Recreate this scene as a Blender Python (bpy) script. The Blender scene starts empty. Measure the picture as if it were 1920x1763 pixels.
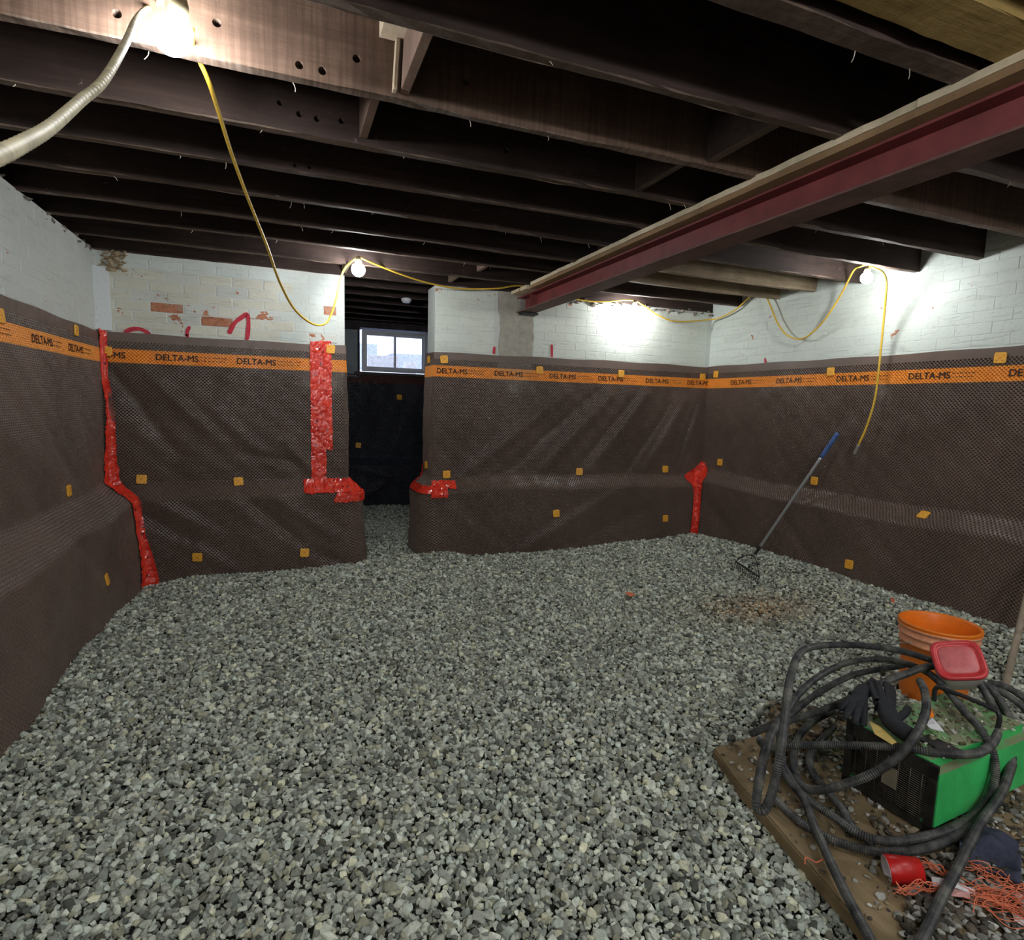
import bpy, bmesh, math, random
import numpy as np
from mathutils import Vector, Matrix, noise
random.seed(7); RNG = np.random.default_rng(7)
SC = bpy.context.scene; COL = SC.collection

# ------------------------------------------------------------------ camera
F = 1088.; CX = 960.; CY = 881.5; HEYE = 1.334
YAW, PIT, ROL = .375, .11265, .02736
FW = np.array([math.sin(YAW)*math.cos(PIT), math.cos(YAW)*math.cos(PIT), -math.sin(PIT)])
_r = np.array([math.cos(YAW), -math.sin(YAW), 0.]); _u = np.cross(_r, FW)
RT = math.cos(ROL)*_r + math.sin(ROL)*_u; UP = -math.sin(ROL)*_r + math.cos(ROL)*_u
EYE = np.array([0, 0, HEYE])
cam_d = bpy.data.cameras.new('camera'); cam = bpy.data.objects.new('camera', cam_d); COL.objects.link(cam)
M = Matrix.Identity(4)
for i in range(3):
    M[i][0] = RT[i]; M[i][1] = UP[i]; M[i][2] = -FW[i]; M[i][3] = EYE[i]
cam.matrix_world = M
cam_d.sensor_width = 36; cam_d.lens = F/1920*36; cam_d.clip_start = .02
SC.camera = cam
SC.view_settings.view_transform = 'Standard'; SC.view_settings.look = 'None'
SC.view_settings.gamma = 1; SC.view_settings.use_curve_mapping = False
SC.view_settings.exposure = 1.15
SC.cycles.use_denoising = True
SC.cycles.max_bounces = 6; SC.cycles.diffuse_bounces = 4
SC.cycles.sample_clamp_indirect = 6
LAMP = 112.0          # radiance of the bulbs
# world: overcast evening sky, seen through the basement window only
w = bpy.data.worlds.new('sky'); SC.world = w; w.use_nodes = True
w.node_tree.nodes['Background'].inputs[0].default_value = (.62, .74, 1, 1)
w.node_tree.nodes['Background'].inputs[1].default_value = 1.3

def ray(x, y): return FW + RT*(x-CX)/F - UP*(y-CY)/F
def hit(x, y, ax, v):
    d = ray(x, y); return EYE + d*((v-EYE[ax])/d[ax])
def dep(x, y, d): return EYE + ray(x, y)*d
def proj(P):
    q = np.asarray(P)-EYE; z = q@FW
    return CX+F*(q@RT)/z, CY-F*(q@UP)/z, z

# ------------------------------------------------------------------ helpers
def link(name, me, mats=None, parent=None):
    o = bpy.data.objects.new(name, me); COL.objects.link(o)
    if mats is not None and me is not None and len(me.materials) == 0:
        for m in (mats if isinstance(mats, (list, tuple)) else [mats]): me.materials.append(m)
    if parent is not None: o.parent = parent
    return o
def empty(name, loc=(0, 0, 0), rot=(0, 0, 0)):
    o = bpy.data.objects.new(name, None); COL.objects.link(o); o.location = loc; o.rotation_euler = rot
    o.empty_display_size = .1
    return o
def tag(o, label=None, cat=None, group=None, kind=None):
    if label: o['label'] = label
    if cat: o['category'] = cat
    if group: o['group'] = group
    if kind: o['kind'] = kind
    return o
def npmesh(name, V, faces, smooth=False):
    """faces: list of int arrays (n,k)"""
    me = bpy.data.meshes.new(name)
    V = np.asarray(V, np.float32); me.vertices.add(len(V)); me.vertices.foreach_set('co', V.ravel())
    tot = sum(f.size for f in faces); nf = sum(len(f) for f in faces)
    me.loops.add(tot); me.loops.foreach_set('vertex_index', np.concatenate([f.ravel() for f in faces]).astype(np.int32))
    st = []; c = 0
    for f in faces:
        st.append(np.arange(len(f))*f.shape[1]+c); c += f.size
    me.polygons.add(nf); me.polygons.foreach_set('loop_start', np.concatenate(st).astype(np.int32))
    me.polygons.foreach_set('use_smooth', np.full(nf, smooth))
    me.update(calc_edges=True); me.validate()
    return me
def bm2me(name, bm, smooth=False):
    me = bpy.data.meshes.new(name)
    if smooth:
        for f in bm.faces: f.smooth = True
    bm.to_mesh(me); bm.free(); return me
def bbox(bm, lo, hi, mat=0):
    vs = [bm.verts.new((x, y, z)) for x in (lo[0], hi[0]) for y in (lo[1], hi[1]) for z in (lo[2], hi[2])]
    for q in ((0, 1, 3, 2), (4, 6, 7, 5), (0, 4, 5, 1), (2, 3, 7, 6), (0, 2, 6, 4), (1, 5, 7, 3)):
        f = bm.faces.new([vs[i] for i in q]); f.material_index = mat
    return vs
def boxme(name, boxes, bevel=0):
    bm = bmesh.new()
    for lo, hi in boxes: bbox(bm, lo, hi)
    bmesh.ops.recalc_face_normals(bm, faces=bm.faces)
    if bevel: bmesh.ops.bevel(bm, geom=bm.edges[:], offset=bevel, segments=2, affect='EDGES', profile=.5)
    return bm2me(name, bm)
def catmull(P, n=10):
    P = np.asarray(P, float); Q = np.vstack([2*P[0]-P[1], P, 2*P[-1]-P[-2]]); out = []
    for i in range(1, len(Q)-2):
        t = np.linspace(0, 1, n, endpoint=False)[:, None]
        a, b, c, d = Q[i-1:i+3]
        out.append(.5*((2*b)+(-a+c)*t+(2*a-5*b+4*c-d)*t**2+(-a+3*b-3*c+d)*t**3))
    out.append(P[-1:]); return np.vstack(out)
def resample(P, step):
    L = np.concatenate([[0], np.cumsum(np.linalg.norm(np.diff(P, axis=0), axis=1))])
    n = max(2, int(L[-1]/step)+1); t = np.linspace(0, L[-1], n)
    return np.stack([np.interp(t, L, P[:, k]) for k in range(3)], 1)
def tube_data(P, rad, n=8, base=0):
    P = np.asarray(P); T = np.gradient(P, axis=0); T /= np.linalg.norm(T, axis=1)[:, None]+1e-9
    nrm = np.cross(T[0], [0.3, .2, 1.]); nrm /= np.linalg.norm(nrm); N = [nrm]
    for i in range(1, len(P)):
        v = N[-1]-T[i]*(N[-1]@T[i]); N.append(v/(np.linalg.norm(v)+1e-9))
    N = np.array(N); B = np.cross(T, N)
    a = np.arange(n)*2*math.pi/n; rad = np.broadcast_to(np.asarray(rad, float), (len(P),))
    V = P[:, None]+rad[:, None, None]*(np.cos(a)[None, :, None]*N[:, None]+np.sin(a)[None, :, None]*B[:, None])
    V = V.reshape(-1, 3); m = len(P)
    i = np.arange(m-1)[:, None]*n; j = np.arange(n)[None]; k = (j+1) % n
    Fq = np.stack([i+j, i+k, i+n+k, i+n+j], -1).reshape(-1, 4)+base
    V = np.vstack([V, P[:1], P[-1:]]); c0 = m*n+base; c1 = c0+1
    jj = np.arange(n); kk = (jj+1) % n
    Ft = np.vstack([np.stack([kk+base, jj+base, np.full(n, c0)], 1), np.stack([(m-1)*n+jj+base, (m-1)*n+kk+base, np.full(n, c1)], 1)])
    return V, Fq, Ft
def tubes(name, runs, smooth=True):
    Vs, Q, T = [], [], []; b = 0
    for P, r, n in runs:
        v, q, t = tube_data(P, r, n, b); Vs.append(v); Q.append(q); T.append(t); b += len(v)
    return npmesh(name, np.vstack(Vs), [np.vstack(Q), np.vstack(T)], smooth)
def lathe(name, prof, n=32, smooth=True, closed=False):
    prof = np.array(prof, float); a = np.arange(n)*2*math.pi/n
    V = np.stack([prof[:, 0][:, None]*np.cos(a), prof[:, 0][:, None]*np.sin(a), np.broadcast_to(prof[:, 1][:, None], (len(prof), n))], -1).reshape(-1, 3)
    m = len(prof); rng = m if closed else m-1
    i = np.arange(rng)[:, None]; j = np.arange(n)[None]; k = (j+1) % n; i2 = (i+1) % m
    return npmesh(name, V, [np.stack([i*n+j, i*n+k, i2*n+k, i2*n+j], -1).reshape(-1, 4)], smooth)
def sstep(a, b, x):
    t = np.clip((np.asarray(x, float)-a)/(b-a), 0, 1); return t*t*(3-2*t)

# ------------------------------------------------------------------ materials
class MT:
    def __init__(s, name, rough=.7, spec=.5, metal=0):
        s.m = bpy.data.materials.new(name); s.m.use_nodes = True; s.t = s.m.node_tree; s.b = s.t.nodes['Principled BSDF']
        s.b.inputs['Roughness'].default_value = rough; s.b.inputs['Metallic'].default_value = metal
        s.b.inputs['Specular IOR Level'].default_value = spec
    def n(s, typ, **kw):
        x = s.t.nodes.new(typ)
        for k, v in kw.items():
            if k in x.inputs.keys() if hasattr(x.inputs, 'keys') else False: pass
            setattr(x, k, v)
        return x
    def l(s, a, b): s.t.links.new(a, b)
    def coords(s, scale=(1, 1, 1), obj=False):
        c = s.n('ShaderNodeTexCoord') if obj else s.n('ShaderNodeNewGeometry')
        mp = s.n('ShaderNodeMapping'); mp.inputs['Scale'].default_value = scale
        s.l(c.outputs['Object' if obj else 'Position'], mp.inputs[0]); return mp.outputs[0]
    def noise(s, vec, scale=5, detail=4, rough=.6, dist=0):
        x = s.n('ShaderNodeTexNoise'); x.inputs['Scale'].default_value = scale; x.inputs['Detail'].default_value = detail
        x.inputs['Roughness'].default_value = rough; x.inputs['Distortion'].default_value = dist
        s.l(vec, x.inputs['Vector']); return x.outputs['Fac']
    def ramp(s, fac, stops, interp='LINEAR'):
        r = s.n('ShaderNodeValToRGB'); r.color_ramp.interpolation = interp; e = r.color_ramp.elements
        while len(e) < len(stops): e.new(.5)
        for k, (p, c) in enumerate(stops):
            e[k].position = p; e[k].color = (*c, 1) if not np.isscalar(c) else (c, c, c, 1)
        s.l(fac, r.inputs[0]); return r.outputs[0]
    def mix(s, fac, a, b, mode='MIX'):
        x = s.n('ShaderNodeMix'); x.data_type = 'RGBA'; x.blend_type = mode
        for v, i in ((fac, 0), (a, 6), (b, 7)):
            if hasattr(v, 'links') or hasattr(v, 'is_linked'): s.l(v, x.inputs[i])
            else: x.inputs[i].default_value = v if i == 0 else (*v, 1)
        return x.outputs[2]
    def math(s, op, a, b=None):
        x = s.n('ShaderNodeMath'); x.operation = op
        for i, v in enumerate((a, b)):
            if v is None: continue
            if hasattr(v, 'is_linked'): s.l(v, x.inputs[i])
            else: x.inputs[i].default_value = v
        return x.outputs[0]
    def col(s, c):
        if hasattr(c, 'is_linked'): s.l(c, s.b.inputs['Base Color'])
        else: s.b.inputs['Base Color'].default_value = (*c, 1)
        return s
    def rough(s, c): s.l(c, s.b.inputs['Roughness']); return s
    def bump(s, h, strength=.3, dist=.01):
        x = s.n('ShaderNodeBump'); x.inputs['Strength'].default_value = strength; x.inputs['Distance'].default_value = dist
        s.l(h, x.inputs['Height']); s.l(x.outputs[0], s.b.inputs['Normal']); return s

def simple(name, c, rough=.6, spec=.5, metal=0, var=.25, scale=20, bump=.15, bd=.002):
    m = MT(name, rough, spec, metal); v = m.coords(); nz = m.noise(v, scale, 5)
    m.col(m.ramp(nz, [(.3, tuple(x*(1-var) for x in c)), (.7, tuple(min(1, x*(1+var)) for x in c))]))
    m.bump(nz, bump, bd); return m.m

def mat_paint():
    m = MT('painted_brick', .55, .35); oi = m.n('ShaderNodeObjectInfo'); v = m.coords()
    n1 = m.noise(v, 9, 6, .65); n2 = m.noise(v, 38, 4, .7, .4); n3 = m.noise(v, 2.2, 3)
    base = m.mix(m.math('MULTIPLY', n3, .35), oi.outputs['Color'], (.62, .60, .47))
    base = m.mix(m.ramp(n2, [(.56, 0.), (.66, .35)]), base, (.48, .50, .50))
    n5 = m.noise(m.coords((1.4, 1.4, 12)), 5, 5, .65, .5); base = m.mix(m.ramp(n5, [(.66, 0.), (.72, .28)]), base, (.33, .31, .27))
    chip = m.math('GREATER_THAN', m.math('ADD', n1, oi.outputs['Alpha']), 1.0)
    under = m.ramp(n2, [(.35, (.36, .12, .06)), (.6, (.55, .24, .13)), (.75, (.42, .36, .30))])
    m.col(m.mix(chip, base, under))
    n4 = m.noise(m.coords((2.6, 2.6, 17)), 1.6, 5, .6, .7)
    m.bump(m.math('ADD', m.math('ADD', m.math('MULTIPLY', n1, .8), m.math('MULTIPLY', n2, .5)), m.ramp(n4, [(.36, 0.), (.42, 1.)])), .5, .008); return m.m
PAINT = mat_paint()
def mat_wallbody(name, c):
    m = MT(name, .7, .3); v = m.coords(); n1 = m.noise(v, 7, 6, .65); n2 = m.noise(v, 40, 4)
    c2 = m.mix(m.ramp(n1, [(.68, 0.), (.78, .7)]), c, (.40, .38, .33))
    m.col(m.mix(m.ramp(n2, [(.6, 0.), (.75, .5)]), c2, (.45, .42, .36)))
    m.bump(m.math('ADD', n1, n2), .6, .01); return m.m
WALLM = mat_wallbody('painted_mortar', (.66, .70, .66))
ROUGHM = mat_wallbody('bare_masonry', (.22, .19, .16))
def mat_joist(name, dark, light, wear, axis=0):
    m = MT(name, .75, .3); sc = [30, 30, 30]; sc[axis] = 1.6
    v = m.coords(tuple(sc)); g = m.noise(v, 1, 6, .7, .6); v2 = m.coords(); n2 = m.noise(v2, 3.1, 5, .65); n3 = m.noise(v2, 16, 5, .7)
    c = m.ramp(g, [(.3, dark), (.7, light)]); c = m.mix(m.ramp(n2, [(.35, .65), (.65, 0.)]), c, tuple(x*.5 for x in dark))
    ge = m.n('ShaderNodeNewGeometry'); sp = m.n('ShaderNodeSeparateXYZ'); m.l(ge.outputs['True Normal'], sp.inputs[0])
    dn = m.math('LESS_THAN', sp.outputs[2], -.5)
    f = m.math('MULTIPLY', dn, m.ramp(n3, [(.3, .25), (.65, .85)]))
    c = m.mix(f, c, wear); c = m.mix(m.ramp(n3, [(.66, 0.), (.76, .45)]), c, (.42, .36, .31))
    if name == 'lit_joist_wood':
        k = m.noise(m.coords((46, 1, 1.2)), 1.5, 3, .6); c = m.mix(m.ramp(k, [(.42, .5), (.56, 0.)]), c, tuple(x*.55 for x in dark))
    m.col(c); m.bump(m.math('ADD', g, n3), .5, .004); return m.m
JOIST = mat_joist('old_joist_wood', (.026, .016, .013), (.070, .042, .033), (.20, .145, .11))
JOISTL = mat_joist('lit_joist_wood', (.13, .080, .055), (.24, .155, .11), (.26, .20, .16))  # lighter copy of the joist wood, the near bulb's light put into its colour
JOISTN = mat_joist('pale_joist_wood', (.20, .14, .085), (.42, .34, .22), (.36, .28, .2))  # paler joist wood, used only right of the beam
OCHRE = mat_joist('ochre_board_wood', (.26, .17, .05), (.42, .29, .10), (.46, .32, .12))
SUBF = mat_joist('dark_floor_boards', (.022, .015, .012), (.05, .035, .028), (.04, .03, .026), 1)
PINE = mat_joist('new_pine', (.74, .62, .42), (.90, .80, .60), (.7, .56, .38), 1)
PINED = mat_joist('pine_lower_lamination', (.30, .18, .09), (.42, .28, .15), (.34, .22, .12), 1)
BLOCKM = mat_joist('blocking_wood', (.16, .10, .075), (.28, .19, .14), (.3, .2, .15), 2)
BLOCKP = mat_joist('pale_block_wood', (.50, .40, .28), (.68, .57, .42), (.6, .5, .38), 2)
STEEL = simple('red_oxide_steel', (.20, .040, .040), .5, .5, 0, .22, 9, .15)
STEELB = simple('dusty_flange_steel', (.17, .085, .075), .6, .4, 0, .3, 12, .2)
MORTAR = simple('fresh_mortar', (.42, .40, .34), .85, .2, 0, .18, 18, .5, .006)
BLACKM = simple('black_steel', (.02, .02, .022), .5)
GREYST = simple('grey_steel_plate', (.30, .30, .27), .6)

def mat_sheet(name, brown, orange, rough=.36):
    m = MT(name, rough, .5); a = m.n('ShaderNodeAttribute'); a.attribute_name = 'sz'
    sp = m.n('ShaderNodeSeparateXYZ'); m.l(a.outputs['Vector'], sp.inputs[0])
    v = m.coords(); n1 = m.noise(v, 2.4, 5, .6); n2 = m.noise(v, 22, 4, .6)
    mask = m.math('MULTIPLY', m.math('GREATER_THAN', sp.outputs[1], 1.552), m.math('LESS_THAN', sp.outputs[1], 1.648))
    b = m.ramp(n1, [(.3, brown), (.75, tuple(x*1.45+.006 for x in brown))])
    b = m.mix(m.ramp(n2, [(.55, 0.), (.8, .25)]), b, (.16, .13, .11))
    o = m.ramp(n2, [(.3, orange), (.8, tuple(min(1, x*1.15) for x in orange))])
    m.col(m.mix(mask, b, o)); m.rough(m.ramp(n2, [(.3, rough-.05), (.8, rough+.25)])); return m.m
SHEET = mat_sheet('brown_dimple_plastic', (.125, .087, .069), (.93, .35, .05))
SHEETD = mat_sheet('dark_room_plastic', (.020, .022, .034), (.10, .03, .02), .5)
INK = simple('black_ink', (.01, .008, .008), .6)
def mat_tape():
    m = MT('red_tape_film', .12, .8); v = m.coords(); n1 = m.noise(v, 20, 3, .5, .8)
    vo = m.n('ShaderNodeTexVoronoi'); vo.inputs['Scale'].default_value = 16; m.l(v, vo.inputs['Vector'])
    dots = m.math('LESS_THAN', vo.outputs['Distance'], .17)
    c = m.ramp(n1, [(.3, (.62, .022, .012)), (.7, (.90, .07, .035))])
    m.col(m.mix(m.math('MULTIPLY', dots, .8), c, (.12, .01, .01))); m.bump(n1, .8, .012); return m.m
TAPE = mat_tape()
TAB = simple('orange_plastic', (.98, .47, .05), .4, .5, 0, .1, 60, .1)
TABD = simple('dull_orange_plastic', (.80, .33, .03), .5)
YEL = simple('yellow_cord_rubber', (.85, .55, .06), .4, .5, 0, .15, 60, .1)
YELD = simple('dusty_cord_jacket', (.60, .53, .33), .6, .4, 0, .3, 25, .3)
def mat_emit(name, s):
    m = MT(name); m.b.inputs['Base Color'].default_value = (1, 1, 1, 1)
    m.b.inputs['Emission Color'].default_value = (.97, .985, 1, 1); m.b.inputs['Emission Strength'].default_value = s; return m.m
BULB = mat_emit('glowing_bulb', LAMP)
def mat_stone():
    m = MT('crushed_stone', .75, .3); a = m.n('ShaderNodeAttribute'); a.attribute_type = 'INSTANCER'; a.attribute_name = 'tint'
    v = m.coords(); n = m.noise(v, 90, 4, .7)
    m.col(m.mix(1., a.outputs['Color'], m.ramp(n, [(.25, .62), (.75, 1.15)]), 'MULTIPLY')); m.bump(n, .4, .002); return m.m
STONE = mat_stone()
GAPSHADE = simple('gravel_gap_shade', (.045, .045, .04), .9, .1, 0, .5, 60, .6, .01)  # dark base under the stones, shade of the gaps put into its colour
HOSE = MT('dusty_black_rubber', .5, .4); _v = HOSE.coords(); _n = HOSE.noise(_v, 14, 6, .7)
HOSE.col(HOSE.ramp(_n, [(.38, (.022, .023, .026)), (.55, (.085, .087, .080)), (.75, (.22, .21, .17))])); HOSE = HOSE.m
ORANGE = simple('orange_bucket_plastic', (.90, .22, .015), .35, .5, 0, .08, 30, .05)
WORN = simple('scuffed_orange_plastic', (.82, .36, .20), .55, .4, 0, .2, 70, .2)
REDLID = simple('red_lid_plastic', (.62, .05, .055), .3, .5, 0, .1, 40, .05)
REDLIDP = simple('dusty_lid_panel', (.66, .17, .17), .45, .5, 0, .12, 60, .05)
def mat_cloud():
    m = MT('cloudy_plastic', .35, .5); v = m.coords(); n = m.noise(v, 26, 5)
    m.col(m.ramp(n, [(.3, (.80, .70, .73)), (.7, (.92, .88, .91))])); return m.m
CLOUD = mat_cloud()
def mat_green():
    m = MT('dusty_green_plastic', .42, .5); v = m.coords(); n = m.noise(v, 6, 6, .7, .5)
    ge = m.n('ShaderNodeNewGeometry'); sp = m.n('ShaderNodeSeparateXYZ'); m.l(ge.outputs['Normal'], sp.inputs[0])
    up = m.math('MULTIPLY', m.math('GREATER_THAN', sp.outputs[2], .6), m.ramp(n, [(.42, .98), (.62, .5)]))
    m.col(m.mix(up, m.ramp(n, [(.3, (.035, .42, .10)), (.6, (.06, .62, .16))]), (.27, .26, .16))); m.bump(n, .15, .003); return m.m
GREEN = mat_green()
GRILLE = simple('dusty_black_metal', (.022, .02, .016), .55, .5, 0, .6, 25, .2)
GRILLEL = simple('grille_wire_metal', (.11, .095, .07), .5, .5, .3, .4, 25, .1)
GLOVE = simple('black_knit_rubber', (.022, .024, .028), .7, .3, 0, .35, 60, .7, .003)
BOARD = mat_joist('dirty_plywood', (.24, .17, .085), (.40, .30, .17), (.4, .3, .2), 1)
DIRT = simple('dark_dirt', (.06, .047, .035), .95, .1, 0, .5, 30, .8, .02)
ALU = simple('brushed_aluminium', (.55, .58, .60), .35, .5, .75, .1, 30, .05)
BLUE = simple('blue_grip', (.06, .13, .36), .5)
RAKE = simple('black_rake_steel', (.04, .04, .04), .5, .5, .3)
POLE = simple('weathered_pole_wood', (.33, .27, .20), .7, .3, 0, .25, 20, .3)
WINF = simple('window_vinyl_frame', (.78, .80, .86), .45, .5, 0, .06, 20, .05)
SPRAY = simple('red_spray_paint', (.58, .055, .08), .8, .1, 0, .2, 40, .1)
CUPR = simple('red_cup_plastic', (.50, .012, .01), .35); CUPW = simple('white_cup_inside', (.75, .72, .74), .4)
PAPER = simple('white_scrap', (.78, .78, .82), .7); PINK = simple('pinkish_scrap', (.75, .40, .36), .7)
FIBRE = simple('orange_twine', (.80, .22, .11), .7, .3, 0, .3, 40, .1)
CLOTH = simple('dark_blue_cloth', (.055, .06, .09), .9, .1, 0, .3, 40, .5, .01)
SNOW = simple('snowy_ground', (.80, .84, .92), .9, .1, 0, .1, 6, .3, .05)
GREYW = simple('grey_painted_wood', (.55, .55, .60), .8)
FARW = simple('grey_painted_wall', (.34, .38, .40), .8, .2, 0, .2, 6, .4, .01)
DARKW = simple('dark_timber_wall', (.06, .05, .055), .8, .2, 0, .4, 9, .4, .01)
CONC = simple('basement_concrete', (.35, .34, .32), .85, .2, 0, .15, 5, .3, .01)
RUB = simple('tan_rubble', (.40, .31, .20), .85, .2, 0, .45, 25, .6, .01)

# ------------------------------------------------------------------ room dimensions
XL, XR, YB = -1.20, 4.07, 4.90         # inner faces of the brick walls
DX0, DX1, YB2 = .46, 1.197, 5.17       # doorway in the back wall
YF = 7.55; ZJ = 2.318; ZT = 2.56
def struct(name, me, mat, parent=None):
    o = link(name, me, mat, parent); o['kind'] = 'structure'; return o
wall_left = struct('wall_left', boxme('wall_left', [((-1.5, -2.6, -.3), (XL-.0018, 5.17, 2.314)), ((-1.62, -2.6, -.3), (-1.5, 7.7, 2.9))]), WALLM)
wall_right = struct('wall_right', boxme('wall_right', [((XR+.0018, -2.6, -.3), (4.4, 7.7, 2.9))]), WALLM)
wall_back = struct('wall_back', boxme('wall_back', [((-1.5, YB+.0018, -.3), (DX0, YB2, 2.312)), ((DX1, YB+.0018, -.3), (4.1, YB2, 2.312))]), WALLM)
wall_front = struct('wall_front', boxme('wall_front', [((-1.62, -2.75, -.3), (4.4, -2.6, 2.9))]), CONC)
WX0, WX1, WZ0, WZ1 = .92, 1.735, 1.70, 2.205
wall_far = struct('wall_far', boxme('wall_far', [((-1.62, YF, -.3), (WX0-.03, 7.8, 2.9)), ((WX1+.03, YF, -.3), (4.4, 7.8, 2.9)),
    ((WX0-.03, YF, -.3), (WX1+.03, 7.8, WZ0-.03)), ((WX0-.03, YF, WZ1+.03), (WX1+.03, 7.8, 2.9))]), DARKW)
o = struct('paint_patch', boxme('paint_patch', [((.2, YF-.012, 1.62), (.86, YF+.001, 2.20))]), FARW, wall_far)
ceiling = struct('ceiling', boxme('ceiling', [((-1.62, -2.75, 2.62), (4.4, 7.8, 2.9))]), SUBF)
# floor boards above the joists, running away from the camera
pm = []
for k in range(3):
    bm = bmesh.new(); bbox(bm, (0, -2.6, 0), (.138, 7.55, .02)); pm.append(bm2me('plank', bm))
x = -1.5; k = 0
while x < 4.25:
    o = link('plank', pm[k % 3], SUBF, ceiling); o.location = (x, 0, 2.6-.004*(k % 2)); x += .143; k += 1

# ------------------------------------------------------------------ bricks (painted, one object each)
def brick_mesh(L, Hh, D, seed, k=1.):
    r = random.Random(seed); bm = bmesh.new(); b = .002+.003*k
    def j(s=.0025): return r.uniform(-s, s)*k
    back = [bm.verts.new((x, D, z)) for x, z in ((0, 0), (L, 0), (L, Hh), (0, Hh))]
    mid = [bm.verts.new((x+j(), .0014+.0018*k, z+j())) for x, z in ((0, 0), (L, 0), (L, Hh), (0, Hh))]
    fr = []
    for t, z in ((0, b), (.33, b*.7), (.66, b*.7), (1, b), (1, Hh-b), (.66, Hh-b*.7), (.33, Hh-b*.7), (0, Hh-b)):
        fr.append(bm.verts.new((b+(L-2*b)*t+j(), j(.0016), z+j(.002))))
    for i in range(4): bm.faces.new([back[i], back[(i+1) % 4], mid[(i+1) % 4], mid[i]])
    bm.faces.new([mid[0], mid[1], fr[3], fr[2], fr[1], fr[0]]); bm.faces.new([mid[1], mid[2], fr[4], fr[3]])
    bm.faces.new([mid[2], mid[3], fr[7], fr[6], fr[5], fr[4]]); bm.faces.new([mid[3], mid[0], fr[0], fr[7]])
    bm.faces.new([fr[0], fr[1], fr[6], fr[7]]); bm.faces.new([fr[1], fr[2], fr[5], fr[6]]); bm.faces.new([fr[2], fr[3], fr[4], fr[5]])
    bmesh.ops.recalc_face_normals(bm, faces=bm.faces); me = bm2me('brick', bm); me.materials.append(PAINT); return me
BL, BH, BP, BR = .2095, .0692, .214, .0735
ROUGHB = ([brick_mesh(BL, BH, .03, s) for s in range(6)], [brick_mesh(BL/2-.004, BH, .03, 50+s) for s in range(3)])
SMOOTHB = ([brick_mesh(.2118, .0716, .03, s, .25) for s in range(6)], [brick_mesh(.2118/2-.001, .0716, .03, 50+s, .25) for s in range(3)])
def lay(parent, origin, ang, length, z0, z1, colf, skip=None, kinds=None):
    full, half = kinds or SMOOTHB; rk = .012 if kinds else .003
    """origin: left end of the wall as seen from inside; ang: direction"""
    c, s = math.cos(ang), math.sin(ang); z = z0; row = 0
    while z+BH <= z1+.005:
        u = 0 if row % 2 == 0 else -BP/2
        while u < length-.02:
            uu, me = u, random.choice(full); Lc = BL
            if u < 0: uu = 0; me = random.choice(half); Lc = BL/2
            elif u+BL > length+.005:
                if u+BL/2 > length+.02: break
                me = random.choice(half); Lc = BL/2
            if not (skip and skip(uu+Lc/2, z+BH/2)):
                o = bpy.data.objects.new('brick', me); COL.objects.link(o); o.parent = parent
                o.location = (origin[0]+c*uu+s*random.uniform(-.0008, .0003), origin[1]+s*uu, z+random.uniform(-.0006, .0006))
                o.rotation_euler = (random.uniform(-rk, rk), 0, ang+random.uniform(-rk, rk)*.5)
                o.color = colf(uu+Lc/2, z+BH/2)
            u += BP
        z += BR; row += 1
MINT = (.70, .77, .71)
def jit(c, a, v=.05):
    k = 1+random.uniform(-v, v); return (c[0]*k, c[1]*k, c[2]*k, a)
exposed = []
for p in ((322, 582), (348, 583), (402, 604), (612, 590)):
    q = hit(*p, 1, YB); exposed.append((q[0]-XL, q[2]))
semi = []
for p in ((375, 590), (360, 604), (345, 530), (410, 542), (585, 628), (600, 640), (497, 598), (268, 557)):
    q = hit(*p, 1, YB); semi.append((q[0]-XL, q[2]))
def col_bl(u, z):
    for a, b in exposed:
        if abs(u-a) < .07 and abs(z-b) < BR*.5: return (.40, .17, .10, .56)
    for a, b in semi:
        if abs(u-a) < .1 and abs(z-b) < BR*.6: return jit((.66, .70, .66), .41)
    if u > 1.25 or z > 2.19: return jit((.68, .76, .74), .30)
    return jit((.70, .70, .60) if z < 2.2 else (.62, .68, .68), .35)
lay(wall_back, (XL, YB, 0), 0, DX0-XL, 1.70, 2.30, col_bl, None, ROUGHB)
def col_br(u, z): return jit((.72, .79, .73), .31 if z < 2.2 else .38, .03)
lay(wall_back, (DX1, YB, 0), 0, 1.77-DX1, 1.70, 2.29, col_br)
lay(wall_back, (2.10, YB, 0), 0, XR-2.10, 1.70, 2.31, col_br)
lay(wall_back, (DX1, YB2, 0), -math.pi/2, YB2-YB, 1.70, 2.29, lambda u, z: jit((.66, .74, .70), .28, .03))
lay(wall_left, (XL, 1.4, 0), math.pi/2, YB-1.4, 1.70, 2.31, lambda u, z: jit((.66, .71, .69), .30 if z < 2.2 else .36, .03))
lay(wall_right, (XR, YB, 0), -math.pi/2, YB-1.5, 1.70, 2.56, lambda u, z: jit((.70, .79, .745), .29 if random.random() < .95 else .36, .02))
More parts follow.
